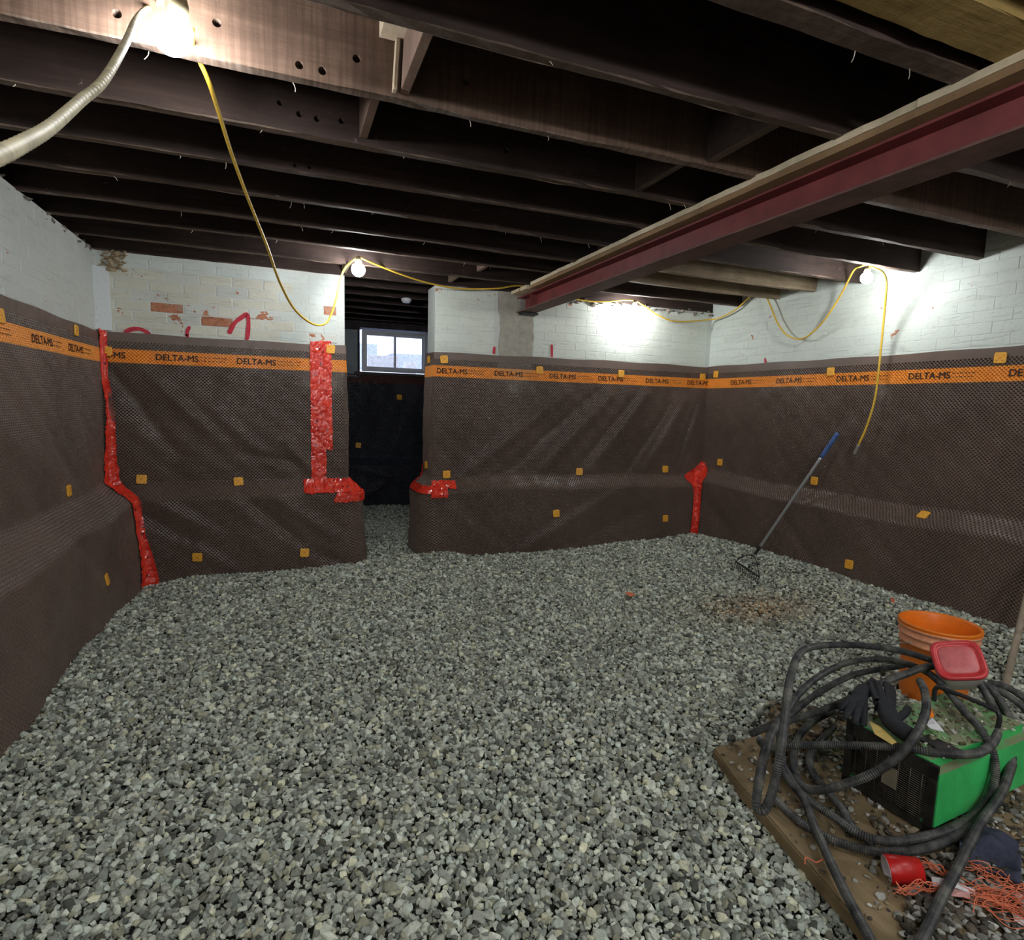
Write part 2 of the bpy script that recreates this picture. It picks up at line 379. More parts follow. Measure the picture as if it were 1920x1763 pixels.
# grey mortar pier patch under the steel beam, and the plastered strip in the left corner
bm = bmesh.new(); n = 14; zs = np.linspace(1.62, 2.312, n); L = []; R = []
for z in zs:
    lo = 1.775+random.uniform(-.012, .012); hi = 2.095+random.uniform(-.012, .012)
    if z > 2.13: lo -= .03
    L.append((lo, z)); R.append((hi, z))
for i in range(n-1):
    for a, b in ((0, 1),):
        v = [bm.verts.new((x, YB-.006+random.uniform(-.002, .002), z)) for x, z in (L[i], R[i], R[i+1], L[i+1])]
        w_ = [bm.verts.new((x, YB+.02, z)) for x, z in (L[i], R[i], R[i+1], L[i+1])]
        bm.faces.new(v)
        for q in range(4): bm.faces.new([v[q], w_[q], w_[(q+1) % 4], v[(q+1) % 4]])
bmesh.ops.remove_doubles(bm, verts=bm.verts, dist=.0001); bmesh.ops.recalc_face_normals(bm, faces=bm.faces)
o = struct('mortar_patch', bm2me('mortar_patch', bm), MORTAR, wall_back); o['label'] = 'grey mortar patch under the red steel beam'
PLAST = mat_wallbody('white_plaster', (.66, .71, .72))
bm = bmesh.new(); pr = [(XL-.002, YB-.05), (XL+.006, YB-.045), (XL+.075, YB-.012), (XL+.085, YB+.002)]
zz = [1.77, 1.9, 2.05, 2.2]; rows = [[bm.verts.new((x+random.uniform(-.002, .002), y, z)) for x, y in pr] for z in zz]
for a, b in zip(rows, rows[1:]):
    for i in range(3): bm.faces.new([a[i], a[i+1], b[i+1], b[i]])
struct('plaster_strip', bm2me('plaster_strip', bm), PLAST, wall_back)
# ragged rubble under the joists
def chunk(seed, n=14):
    r = np.random.default_rng(seed); P = r.normal(size=(n, 3)); P /= np.linalg.norm(P, axis=1)[:, None]
    P *= r.uniform(.75, 1.08, (n, 1)); bm = bmesh.new()
    for p in P: bm.verts.new(p)
    g = bmesh.ops.convex_hull(bm, input=bm.verts[:])
    bmesh.ops.delete(bm, geom=[v for v in bm.verts if not v.link_faces], context='VERTS')
    bmesh.ops.recalc_face_normals(bm, faces=bm.faces); return bm
def heap(name, pts, sizes, mat, parent=None, flat=.7):
    out = bmesh.new()
    for k, (p, s) in enumerate(zip(pts, sizes)):
        b = chunk(1000+k, 11); tmp = bpy.data.meshes.new('t')
        mx = Matrix.Translation(Vector(p)) @ Matrix.Rotation(random.uniform(0, 6.28), 4, 'Z') @ Matrix.Rotation(random.uniform(-.6, .6), 4, 'X') @ Matrix.Diagonal((s, s*random.uniform(.6, .9), s*flat*random.uniform(.6, 1), 1))
        b.transform(mx); b.to_mesh(tmp); b.free(); out.from_mesh(tmp); bpy.data.meshes.remove(tmp)
    return link(name, bm2me(name, out), mat, parent)
pts = []; sz = []
for k in range(110):
    q = hit(random.gauss(212, 13), random.uniform(472, 508), 1, YB); pts.append((q[0], YB+random.uniform(-.012, .01), q[2])); sz.append(random.uniform(.012, .03))
tag(heap('rubble', pts, sz, RUB, wall_back), kind='stuff')
pts = []; sz = []
for k in range(150):
    xx = random.uniform(2.2, 4.05); pts.append((xx, YB+random.uniform(-.02, .05), 2.29+random.uniform(-.02, .03))); sz.append(random.uniform(.012, .034))
for k in range(60):
    yy = random.uniform(3.2, 4.9); pts.append((XL+random.uniform(-.06, .0), yy, 2.30+random.uniform(-.02, .02))); sz.append(random.uniform(.015, .035))
tag(heap('rubble', pts, sz, ROUGHM, wall_back), kind='stuff')

# spray paint on the left part of the back wall
def stroke(pxs, wd, axis=1, v=None, parent=wall_back):
    v = YB-.004 if v is None else v
    P = np.array([hit(*p, axis, v) for p in pxs]); P = resample(catmull(P, 8), .008); n = len(P)
    T = np.gradient(P, axis=0); T /= np.linalg.norm(T, axis=1)[:, None]; N = np.cross(T, [0, 1, 0]) if axis == 1 else np.cross(T, [1, 0, 0])
    wv = wd*(1+.10*np.sin(np.arange(n)*.35)+RNG.uniform(-.06, .06, n)); wv[0] *= .5; wv[-1] *= .5
    V = np.vstack([P+N*wv[:, None]/2, P-N*wv[:, None]/2]); i = np.arange(n-1)
    return link('spray_mark', npmesh('spray_mark', V, [np.stack([i, i+1, i+n+1, i+n], 1)]), SPRAY, parent)
stroke([(429, 626), (440, 606), (455, 594), (463, 590), (466, 606), (463, 638)], .03)
stroke([(233, 625), (245, 618), (262, 617), (275, 623), (281, 630)], .028)
stroke([(356, 612), (351, 622), (352, 634)], .022); stroke([(347, 627), (352, 630)], .014)
stroke([(169, 608), (170, 621)], .05, 1, YB-.03)
stroke([(927, 650), (926, 664)], .022); stroke([(1034.5, 646), (1035, 670)], .022)
stroke([(1434, 672), (1436, 682)], .02, 0, XR-.004, wall_right)

# ------------------------------------------------------------------ joists
def joist_mesh(x0, x1, y0, y1, z0, z1, seed, rag=.006, wave=0):
    n = int((x1-x0)/.06); r = np.random.default_rng(seed); xs = np.linspace(x0, x1, n)
    def nz(a): return np.convolve(r.normal(0, a, n+4), np.ones(5)/5, 'valid')
    ring = []
    d = wave*np.sin(np.linspace(0, 7, n)+seed)
    for (y, z, a) in ((y0, z0, rag), (y0+.004, z0-.003, rag), (y1-.004, z0-.003, rag), (y1, z0, rag), (y1, z1, 0), (y0, z1, 0)):
        ring.append(np.stack([xs, y+nz(a*.08), z+nz(a)+d*(z < 2.4)], 1))
    V = np.stack(ring, 1).reshape(-1, 3); k = 6; i = np.arange(n-1)[:, None]*k; j = np.arange(k)[None]; jj = (j+1) % k
    q = np.stack([i+j, i+k+j, i+k+jj, i+jj], -1).reshape(-1, 4)
    caps = np.array([[0, 1, 2, 3, 4, 5], [(n-1)*k+t for t in (5, 4, 3, 2, 1, 0)]])
    return npmesh('floor_joist', V, [q, caps])
def cut(o, cutters):
    mods = []
    for c in cutters:
        md = o.modifiers.new('b', 'BOOLEAN'); md.object = c; md.operation = 'DIFFERENCE'; md.solver = 'EXACT'; mods.append(md)
    dg = bpy.context.evaluated_depsgraph_get(); me = bpy.data.meshes.new_from_object(o.evaluated_get(dg))
    o.modifiers.clear(); o.data = me
    for c in cutters: bpy.data.objects.remove(c)
def bore(p, axis_y, r=.012, l=.03):
    me = lathe('bore', [(0.0001, -l), (r, -l), (r, l), (.0001, l)], 10, False); o = bpy.data.objects.new('bore', me); COL.objects.link(o)
    o.location = p; o.rotation_euler = (math.pi/2, 0, 0)
    bmm = bmesh.new(); bmm.from_mesh(me); bmesh.ops.remove_doubles(bmm, verts=bmm.verts, dist=.0005); bmesh.ops.recalc_face_normals(bmm, faces=bmm.faces); bmm.to_mesh(me); bmm.free()
    return o
JG = 'floor joists overhead'
# y of the far bottom edge, material, label
JS = [(-1.6, JOIST, 'dark floor joist well behind the viewer'), (-.78, JOIST, 'dark floor joist just behind the viewer'), (0.02, JOIST, 'dark floor joist right above the viewer'),
      (.80, JOIST, 'dark floor joist just out of view overhead'),
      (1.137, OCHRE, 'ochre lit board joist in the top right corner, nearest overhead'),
      (1.255, JOIST, 'dark wide joist with wisps, second from the top right corner'),
      (1.655, JOIST, 'dark joist crossing just in front of the nearest bulb'),
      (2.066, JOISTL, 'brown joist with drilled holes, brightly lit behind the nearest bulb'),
      (2.462, JOIST, 'dark joist with small drilled holes, first beyond the brightly lit one'),
      (2.856, JOIST, 'dark joist, second beyond the brightly lit drilled one'),
      (3.262, JOIST, 'dark joist, third beyond the brightly lit drilled one'),
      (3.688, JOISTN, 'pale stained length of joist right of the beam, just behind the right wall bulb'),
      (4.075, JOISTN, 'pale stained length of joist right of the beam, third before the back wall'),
      (4.525, JOIST, 'dark joist, last one hanging free before the back wall'),
      (4.935, JOIST, 'dark joist resting along the top of the back wall'),
      (5.34, JOIST, 'dark joist in the far room, first behind the back wall'), (5.75, JOIST, 'dark joist in the far room, second behind the back wall'),
      (6.16, JOIST, 'dark joist in the far room, third behind the back wall'), (6.57, JOIST, 'dark joist in the far room, fourth behind the back wall'),
      (6.98, JOIST, 'dark joist in the far room, next to last before the window wall'), (7.40, JOIST, 'dark joist in the far room above the small window')]
joists = {}
for k, (y, mt, lb) in enumerate(JS):
    th = .042 if y > 1.3 else .05
    if y == 1.137: th = .137
    if y == 1.255: th = .076
    if mt is JOISTN:
        o = link('floor_joist', joist_mesh(-1.42, 2.02, y-th, y, ZJ, 2.594, 50+k, .005, .004), JOIST); tag(o, lb.replace('pale joist', 'dark joist left of the beam, in line with the pale one')[:90], 'joist', JG)
        o['label'] = 'dark length of joist left of the beam, %s before the back wall' % ('fourth' if y < 4 else 'third')
        me = joist_mesh(2.022, XR-.006, y-th, y, ZJ, 2.594, 20+k, .005, .004)
    else: me = joist_mesh(-1.42, XR-.006, y-th, y, ZJ, 2.594, 20+k, .005, .004 if y > 2.4 else .002)
    o = link('floor_joist', me, mt); tag(o, lb, 'joist', JG); joists[y] = o
cut(joists[2.066], [bore(hit(*p, 1, 2.03), 1, .0125) for p in ((407, 45), (561, 124), (604, 135), (668, 112), (873, 155), (220, 28))])
cut(joists[2.462], [bore(hit(*p, 1, 2.425), 1, .011) for p in ((525, 194), (561, 215), (594, 224), (640, 228), (948, 283))])
cut(joists[2.856], [bore(hit(*p, 1, 2.82), 1, .008) for p in ((553, 311), (580, 315))])
# blocking between the joists
def block(name, lo, hi, mt, label, rot=0):
    c = [(a+b)/2 for a, b in zip(lo, hi)]; h = [(b-a)/2 for a, b in zip(lo, hi)]
    me = boxme(name, [((-h[0], -h[1], -h[2]), (h[0], h[1], h[2]))], .002); o = link(name, me, mt); o.location = c; o.rotation_euler = (0, rot, 0)
    tag(o, label, 'wood block', 'blocking between the joists'); return o
block('wood_block', (.372, 1.657, 2.33), (.402, 2.022, 2.585), BLOCKM, 'brown wooden cross block against the brightly lit drilled joist', .05)
block('wood_block', (.345, 1.99, 2.325), (.358, 2.020, 2.480), BLOCKP, 'thin pale upright stick against the brightly lit drilled joist', .06)
block('wood_block', (.300, 1.93, 2.482), (.425, 2.018, 2.532), BLOCKP, 'short pale wood block wedged at the top beside the nearest bulb joist')
block('wood_block', (.285, 2.068, 2.335), (.315, 2.418, 2.59), BLOCKM, 'dark cross block behind the drilled joist, beside its holes')
block('wood_block', (1.60, 1.657, 2.33), (1.64, 2.022, 2.59), JOIST, 'dark cross block between joists to the left of the steel beam')
block('wood_block', (1.52, 2.068, 2.33), (1.555, 2.418, 2.59), JOIST, 'dark cross block one bay further than the one left of the beam')
block('wood_block', (1.42, 4.077, 2.36), (1.45, 4.481, 2.56), BLOCKM, 'small cross block in the bay before the last free joist')
block('wood_block', (.44, 4.527, 2.33), (.475, 4.891, 2.56), BLOCKP, 'pale cross block above the bulb by the doorway')
block('wood_block', (1.30, 4.527, 2.34), (1.33, 4.891, 2.56), BLOCKM, 'brown cross block above the right-hand brick pier')
# pale paper and fibre wisps hanging off the joists
wr = []
for k in range(46):
    y, _, _ = random.choice(JS[4:13]); xx = random.uniform(-.9, 3.6); p = np.array([xx, y-random.uniform(0, .03), ZJ-.002])
    q = p+[random.uniform(-.015, .015), random.uniform(-.01, .01), -random.uniform(.008, .03)]
    wr.append((resample(np.array([p, (p+q)/2+[.004, 0, 0], q]), .008), .0012, 4))
tag(link('fibre_wisps', tubes('fibre_wisps', wr), simple('pale_fibre', (.6, .52, .42))), 'pale fibre wisps and nails hanging off the joists', 'debris', kind='stuff')

# ------------------------------------------------------------------ steel beam and its timber plate
beam = empty('steel_beam', (2.0, 2.0, 2.14)); tag(beam, 'dark red primed steel beam running under the joists to the back wall', 'beam')
def ib(name, lo, hi, mt):
    o = link(name, boxme(name, [((lo[0]-2.0, lo[1]-2.0, lo[2]-2.14), (hi[0]-2.0, hi[1]-2.0, hi[2]-2.14))], .0015), mt, beam); return o
ib('bottom_flange', (1.93, -2.2, 2.140), (2.082, 4.94, 2.150), STEELB)
ib('web', (1.998, -2.2, 2.150), (2.010, 4.94, 2.258), STEEL)
ib('top_flange', (1.93, -2.2, 2.258), (2.082, 4.94, 2.268), STEEL)
ib('stiffener', (1.936, 4.62, 2.150), (1.998, 4.626, 2.258), STEEL)
ib('stiffener', (1.936, 4.86, 2.150), (1.998, 4.868, 2.258), GREYST)
o = link('bearing_plate', boxme('bearing_plate', [((1.95, 4.80, 2.122), (2.10, 4.90, 2.1395))], .002), BLACKM)
tag(o, 'black steel bearing plate under the wall end of the red beam', 'plate')
def plate(name, y0, y1, mt, z0, z1, label, x0=1.862):
    n = 30; r = np.random.default_rng(int(abs(y0)*100)); bm = bmesh.new(); prev = None
    for y in np.linspace(y0, y1, n):
        a = x0+r.normal(0, .0015); c = [bm.verts.new(v) for v in ((a, y, z0), (2.10, y, z0), (2.10, y, z1), (a, y, z1+r.normal(0, .0008)))]
        if prev:
            for i in range(4): bm.faces.new([prev[i], prev[(i+1) % 4], c[(i+1) % 4], c[i]])
        else: bm.faces.new(c)
        prev = c
    bm.faces.new(prev); bmesh.ops.recalc_face_normals(bm, faces=bm.faces)
    o = link(name, bm2me(name, bm), mt); tag(o, label, 'plank', 'timber packing on the steel beam'); return o
plate('timber_plank', -2.2, 1.35, PINE, 2.292, 2.3165, 'pale new plank on the red beam, nearest length beyond the frame')
plate('timber_plank', 1.353, 3.10, PINE, 2.292, 2.3165, 'pale new plank on top of the red beam, long middle length')
plate('timber_plank', 3.103, 4.44, PINE, 2.292, 2.3165, 'pale new plank on the red beam, length nearest the back wall')
plate('timber_plank', -2.2, 4.46, PINED, 2.2685, 2.2915, 'thin darker board sandwiched between pale planks and red beam', 1.868)
for k, (a, b) in enumerate(((4.47, 4.60), (4.62, 4.80))):
    plate('timber_shim', a, b, PINE, 2.269+.006*k, 2.300, ('pale wedge at the wall end of the beam', 'stub of pale timber touching the mortar patch')[k], 1.84)

# ------------------------------------------------------------------ dimple sheets
PX, PZ = .0238, .0119
class Sheet:
    def __init__(s, pts, folds, ledge=(.68, .575), base=.15, seed=0, amp=.012, mid=.02, d0=0.):
        s.d0 = d0
        s.pts = np.array(pts, float); d = np.diff(s.pts, axis=0); s.len = np.linalg.norm(d, axis=1)
        s.L = np.concatenate([[0], np.cumsum(s.len)]); s.T = d/s.len[:, None]
        s.folds = folds; s.ledge = ledge; s.base = base; r = np.random.default_rng(seed); s.ph = r.uniform(0, 6.28, (8,)); s.amp = amp; s.mid = mid
    def off(s, u, z):
        zt, zb = s.ledge; wob = .012*np.sin(u*2.1+s.ph[0])+.008*np.sin(u*5.3+s.ph[1])
        o = .012+s.mid*sstep(1.7, 1.1, z)+(s.base-s.mid)*sstep(zt+wob+.015, zb+wob-.015, z)+.02*sstep(.5, 0, z)
        m = sstep(1.72, 1.45, z)
        o = o+m*s.amp*(np.sin(u*3.1+z*2.3+s.ph[2])+.6*np.sin(u*6.7-z*4.9+s.ph[3])+.35*np.sin(u*12.1+z*7+s.ph[4]))
        o = o+m*.003*np.sin(u*29+z*11+s.ph[5])*np.sin(z*23+s.ph[6])
        for (a, b, c, d, wd, am) in s.folds:
            dx, dz = c-a, d-b; L2 = dx*dx+dz*dz; t = ((u-a)*dx+(z-b)*dz)/L2; tc = np.clip(t, 0, 1)
            px, pz = a+dx*tc, b+dz*tc; dd = ((u-px)**2+(z-pz)**2)/wd**2
            o = o+am*np.exp(-dd)*(.35+.65*np.sin(np.pi*np.clip(tc, .08, .92)))*sstep(1.70, 1.50, z)
        return np.maximum(o, .004)-s.d0
    def frame(s, u):
        u = np.asarray(u, float); P = np.stack([np.interp(u, s.L, s.pts[:, k]) for k in (0, 1)], -1)
        mid = (s.L[:-1]+s.L[1:])/2
        h = .03; a = np.stack([np.interp(u+h, s.L, s.pts[:, k]) for k in (0, 1)], -1); b = np.stack([np.interp(u-h, s.L, s.pts[:, k]) for k in (0, 1)], -1)
        T = a-b; T /= np.linalg.norm(T, axis=-1)[..., None]; return P, np.stack([T[..., 1], -T[..., 0]], -1)
    def P(s, u, z, extra=0):
        u = np.asarray(u, float); z = np.broadcast_to(np.asarray(z, float), u.shape); p, n = s.frame(u); o = s.off(u, z)+extra
        return np.concatenate([p+n*o[..., None], z[..., None]], -1)
    def N(s, u, z):
        e = .006; a = s.P(u+e, z)-s.P(u-e, z); b = s.P(u, z+e)-s.P(u, z-e); n = np.cross(a, b); return n/np.linalg.norm(n, axis=-1)[..., None]
    def mesh(s, name, u0, u1, z0=-.08, zd=1.700, zt=1.765, coarse=None, depth=.020, px=None, pz=None):
        PX = px or globals()['PX']; PZ = pz or globals()['PZ']
        nc = int((u1-u0)/PX); nr = int((zd-z0)/PZ); z0 = zd-nr*PZ
        ui = u0+np.arange(2*nc+1)*PX/2; zj = z0+np.arange(nr+1)*PZ; U, Z = np.meshgrid(ui, zj)
        Vg = s.P(U.ravel(), Z.ravel()); W = 2*nc+1
        tris, quads = [], []
        jj, kk = np.meshgrid(np.arange(nr), np.arange(nc), indexing='ij'); jj = jj.ravel(); kk = kk.ravel(); o = jj % 2
        ok = (2*kk+o+2) <= 2*nc; jj, kk, o = jj[ok], kk[ok], o[ok]; i0 = 2*kk+o; nC = len(jj)
        outer = np.stack([jj*W+i0, jj*W+i0+1, jj*W+i0+2, (jj+1)*W+i0+2, (jj+1)*W+i0+1, (jj+1)*W+i0], 1)
        cu = u0+(i0+1)*PX/2; cz = z0+(jj+.5)*PZ
        ang = np.radians([215, 270, 325, 35, 90, 145]); a, b = PX*.39, PZ*.56
        RU = cu[:, None]+a*np.cos(ang); RZ = cz[:, None]+b*np.sin(ang); Vr = s.P(RU.ravel(), RZ.ravel())
        nn = s.N(cu, cz); Vc = s.P(cu, cz)-nn*depth
        b1 = len(Vg); b2 = b1+len(Vr); ring = b1+np.arange(nC*6).reshape(nC, 6); cen = b2+np.arange(nC)
        for t in range(6):
            t2 = (t+1) % 6
            quads.append(np.stack([outer[:, t], outer[:, t2], ring[:, t2], ring[:, t]], 1)); tris.append(np.stack([ring[:, t], ring[:, t2], cen], 1))
        # half cells at the ends of the odd rows
        jo = np.arange(1, nr, 2)
        for i in (0, 2*nc-1): quads.append(np.stack([jo*W+i, jo*W+i+1, (jo+1)*W+i+1, (jo+1)*W+i], 1))
        VV = [Vg, Vr, Vc]; SZ = [np.stack([U.ravel(), Z.ravel()], 1), np.stack([RU.ravel(), RZ.ravel()], 1), np.stack([cu, cz], 1)]; nb = b2+nC
        # smooth border strip on top
        zs = np.linspace(zd, zt, 4)[1:]; prev = nr*W+np.arange(W)
        for q in zs:
            zz_ = q+.006*np.sin(ui*1.7+s.ph[2])*(q-zd)/.065+.003*np.sin(ui*9+s.ph[1])*(q-zd)/.065
            v = s.P(ui, zz_); VV.append(v); SZ.append(np.stack([ui, zz_], 1)); cur = nb+np.arange(W); nb += W
            quads.append(np.stack([prev[:-1], prev[1:], cur[1:], cur[:-1]], 1)); prev = cur
        if coarse:
            a0, a1 = coarse; gu = np.linspace(a0, a1, 60); gz = np.linspace(z0, zt, 40); GU, GZ = np.meshgrid(gu, gz)
            VV.append(s.P(GU.ravel(), GZ.ravel())); SZ.append(np.stack([GU.ravel(), GZ.ravel()], 1))
            i, j = np.meshgrid(np.arange(59), np.arange(39)); q = (nb+j*60+i).ravel(); quads.append(np.stack([q, q+1, q+61, q+60], 1)); nb += 2400
        me = npmesh(name, np.vstack(VV), [np.vstack(quads), np.vstack(tris)])
        SZ = np.vstack(SZ); at = me.attributes.new('sz', 'FLOAT_VECTOR', 'POINT'); at.data.foreach_set('vector', np.column_stack([SZ, np.zeros(len(SZ))]).astype(np.float32).ravel())
        return me
def fold_px(sheet_axis, val, tou, lst):
    out = []
    for (x0, y0, x1, y1, wd, am) in lst:
        a = hit(x0, y0, sheet_axis, val); b = hit(x1, y1, sheet_axis, val); out.append((tou(a), a[2], tou(b), b[2], wd, am))
    return out
RA = .085; cA, cB = DX1+.005, DX0-.005; D0 = .08
arc = [(cA-RA*math.cos(t), YB+.005-RA*math.sin(t)) for t in np.linspace(0, math.pi/2, 9)]
arc2 = [(cB+RA*math.sin(t), YB+.005-RA*math.cos(t)) for t in np.linspace(0, math.pi/2, 9)]
uc = .295+RA*math.pi/2; sarc = uc; UBR = lambda p: p[0]-cA+uc
SL = Sheet([(XL, -2.5), (XL, YB+.1)], fold_px(0, XL+.1, lambda p: p[1]+2.5, [(0, 760, 120, 900, .10, .02), (60, 980, 200, 1100, .09, -.02), (0, 1160, 120, 1060, .12, .02), (90, 760, 170, 900, .05, -.012)]), (.70, .56), .19, 3, .012)
uB = lambda p: p[0]-XL
SBL = Sheet([(XL, YB-D0)]+arc2+[(cB+RA, YB+.3)], fold_px(1, YB-.06, uB, [
    (195, 690, 330, 850, .055, -.020), (260, 690, 420, 830, .05, .022), (330, 700, 520, 880, .06, .014), (540, 830, 580, 880, .045, .022), (450, 850, 560, 870, .035, -.014),
    (225, 935, 360, 1010, .045, -.03), (250, 915, 420, 1000, .05, .022), (455, 925, 560, 1010, .045, -.026), (480, 905, 620, 1000, .05, .02), (590, 1030, 670, 1060, .045, -.024), (350, 1010, 480, 1080, .05, .014)]),
    (.685, .575), .135, 5, .006, d0=D0)
SBR = Sheet([(cA-RA, YB+.3)]+arc+[(XR+.1, YB-D0)], fold_px(1, YB-.06, UBR, [
    (860, 900, 1060, 740, .06, .020), (900, 930, 1120, 740, .05, -.016), (1000, 900, 1150, 740, .055, .022), (1060, 910, 1190, 750, .04, -.014), (1110, 880, 1215, 740, .05, .022),
    (1180, 880, 1260, 760, .035, -.016), (1210, 880, 1290, 750, .04, .02), (1270, 870, 1310, 760, .03, -.018),
    (850, 930, 960, 1030, .05, -.018), (960, 1030, 1180, 900, .05, .024), (1000, 1040, 1250, 930, .06, -.022), (1100, 1030, 1230, 990, .05, .012)]), (.685, .575), .135, 9, .006, d0=D0)
SR = Sheet([(XR, YB), (XR, -2.5)], fold_px(0, XR-.06, lambda p: YB-p[1], [
    (1370, 800, 1480, 700, .08, .012), (1500, 840, 1640, 740, .09, -.012), (1480, 960, 1560, 1080, .07, -.02), (1600, 980, 1720, 1120, .08, .018), (1640, 830, 1880, 740, .1, .014), (1330, 930, 1400, 1020, .06, -.018)]), (.715, .60), .145, 12, .006)
def sheet_thing(S, u0, u1, label, **kw):
    o = link('dimple_sheet', S.mesh('dimple_sheet', u0, u1, **kw), SHEET); return tag(o, label, 'drainage sheet')
sh_l = sheet_thing(SL, 3.5, 7.40, 'brown dimpled drainage sheet with orange band covering the left wall', coarse=(.2, 3.5))
sh_bl = sheet_thing(SBL, 0, DX0-XL+.30, 'brown dimpled sheet on the back wall left of the doorway, with tall red tape')
sh_br = sheet_thing(SBR, .0, SBR.L[-1]-.10, 'brown dimpled sheet on the back wall right of the doorway, under the beam')
sh_r = sheet_thing(SR, 0, 4.3, 'brown dimpled drainage sheet with orange band covering the right wall', coarse=(4.28, 7.2))
# far room sheet, seen through the doorway
SF = Sheet([(-1.4, YF), (3.9, YF)], [(2.2, .5, 2.9, .3, .06, .02), (2.3, .1, 2.6, .3, .05, .02)], (.62, .52), .10, 14, .01)
bmv = SF.mesh('dimple_sheet', 1.3, 3.8, zd=1.645, zt=1.66, px=.034, pz=.017)
sh_f = tag(link('dimple_sheet', bmv, SHEETD), 'dark dimpled drainage sheet below the window of the far room', 'drainage sheet')

# band lettering
cu = bpy.data.curves.new('lettering', 'FONT'); cu.body = 'DELTA-MS'; cu.size = .062; cu.offset = 0; cu.resolution_u = 3
to = bpy.data.objects.new('lettering', cu); COL.objects.link(to); dg = bpy.context.evaluated_depsgraph_get()
tm = bpy.data.meshes.new_from_object(to.evaluated_get(dg)); bpy.data.objects.remove(to)
TV = np.array([v.co[:] for v in tm.vertices]); TV[:, 0] = TV[:, 0]/TV[:, 0].max()*.275; TF = [list(p.vertices) for p in tm.polygons]
def word(S, u, parent, z=1.581, mat=INK):
    V = np.vstack([S.P(u+TV[:, 0]+dx, z+TV[:, 1]+dz, e) for dx, dz, e in ((0, 0, .0022), (.0016, .0004, .0024), (.0008, .0012, .0026))]); n_ = len(TV)
    me = bpy.data.meshes.new('lettering'); me.from_pydata(V.tolist(), [], [[i+k*n_ for i in f] for k in range(3) for f in TF]); me.materials.append(mat)
    return link('lettering', me, None, parent)
def dashes(S, u, L, parent, mat=INK):
    Vs = []; Fs = []
    for zr in (1.588, 1.612):
        x = u
        while x < u+L:
            l = random.uniform(.008, .02); a = len(Vs); q = S.P(np.array([x, x+l, x+l, x]), np.array([zr, zr, zr+.0045, zr+.0045]), .0022); Vs += q.tolist(); Fs.append((a, a+1, a+2, a+3)); x += l+random.uniform(.006, .014)
    me = bpy.data.meshes.new('small_print'); me.from_pydata(Vs, [], Fs); me.materials.append(mat); o = link('small_print', me, None, parent); o['kind'] = 'stuff'
U = lambda S, px, py, ax, v, f: f(hit(px, py, ax, v))
for x in (291, 443):
    u = hit(x, 675, 1, YB-.02)[0]-XL; word(SBL, u, sh_bl); dashes(SBL, u+.29, .16, sh_bl)
word(SBL, hit(147, 667, 1, YB-.02)[0]-XL, sh_bl)
for x in (818, 927, 1030, 1122, 1211, 1290):
    u = hit(x, 700, 1, YB-.02)[0]-cA+uc; word(SBR, u, sh_br); dashes(SBR, u+.29, .14, sh_br) if x < 1290 else None
for x, y in ((1369, 715), (1455, 712), (1567, 709), (1702, 705), (1890, 700)):
    u = YB-hit(x, y, 0, XR-.02)[1]; word(SR, u, sh_r); dashes(SR, u+.29, .12, sh_r)
for x, y in ((-70, 600), (62, 632), (132, 648)):
    u = hit(x, y, 0, XL+.02)[1]+2.5; word(SL, u, sh_l); dashes(SL, u+.29, .14, sh_l)
word(SF, hit(650, 703, 1, YF-.02)[0]+1.4-.06, sh_f)

# orange fixing tabs
tb = bmesh.new(); s_ = .033
rim = [(cx_+.010*math.cos(t), cz_+.010*math.sin(t)) for cx_, cz_, t0 in ((.023, .023, 0), (-.023, .023, 90), (-.023, -.023, 180), (.023, -.023, 270)) for t in np.radians(np.linspace(t0, t0+90, 4))]
A0 = [tb.verts.new((x, .0035, z)) for x, z in rim]; A1 = [tb.verts.new((x, -.002, z)) for x, z in rim]; A2 = [tb.verts.new((x*.93, -.0042, z*.93)) for x, z in rim]
tb.faces.new(A0); tb.faces.new(A2[::-1])
for q in range(16):
    tb.faces.new([A0[q], A1[q], A1[(q+1) % 16], A0[(q+1) % 16]]); tb.faces.new([A1[q], A2[q], A2[(q+1) % 16], A1[(q+1) % 16]])
bmesh.ops.recalc_face_normals(tb, faces=tb.faces)
for (x, z, h) in ((0, 0, .007), (-.017, .017, .004), (.017, .017, .004), (-.017, -.017, .004), (.017, -.017, .004)):
    bbox(tb, (x-h, -.0055, z-h), (x+h, -.003, z+h), 1)
tabme = bm2me('fixing_tab', tb); tabme.materials.append(TAB); tabme.materials.append(TABD)
def tab(S, u, z, parent, mat=None):
    p = S.P(np.array([u]), np.array([z]), .006)[0]; n = S.N(np.array([u]), np.array([z]))[0]
    o = link('fixing_tab', tabme, None, parent); y = Vector(-n); xx = Vector((0, 0, 1)).cross(y).normalized()*-1; xx = y.cross(Vector((0, 0, 1))).normalized(); zz_ = xx.cross(y)
    m = Matrix((xx, y, zz_)).transposed().to_4x4() @ Matrix.Rotation(random.uniform(-.12, .12), 4, 'Y'); m.translation = Vector(p); o.matrix_world = m; return o
def tabs(S, parent, ax, v, f, lst):
    for x, y, e in lst:
        q = hit(x, y, ax, v-e if ax == 1 or v > 0 else v+e); tab(S, f(q), q[2], parent)
tabs(SBL, sh_bl, 1, YB, lambda p: p[0]-XL, [(199, 658, .02), (265, 899, .04), (447, 903, .05), (370, 1045, .16), (571, 1036, .16), (620, 655, .02)])
fbr = lambda p: p[0]-cA+uc
tabs(SBR, sh_br, 1, YB, fbr, [(833, 674, .02), (1012, 694, .02), (1165, 701, .02), (1318, 707, .02), (838, 890, .05), (1088, 885, .05), (1248, 880, .05), (1043, 963, .16), (1247, 972, .16)])
tab(SBR, .14, 1.70, sh_br); tab(SBR, .17, .78, sh_br)
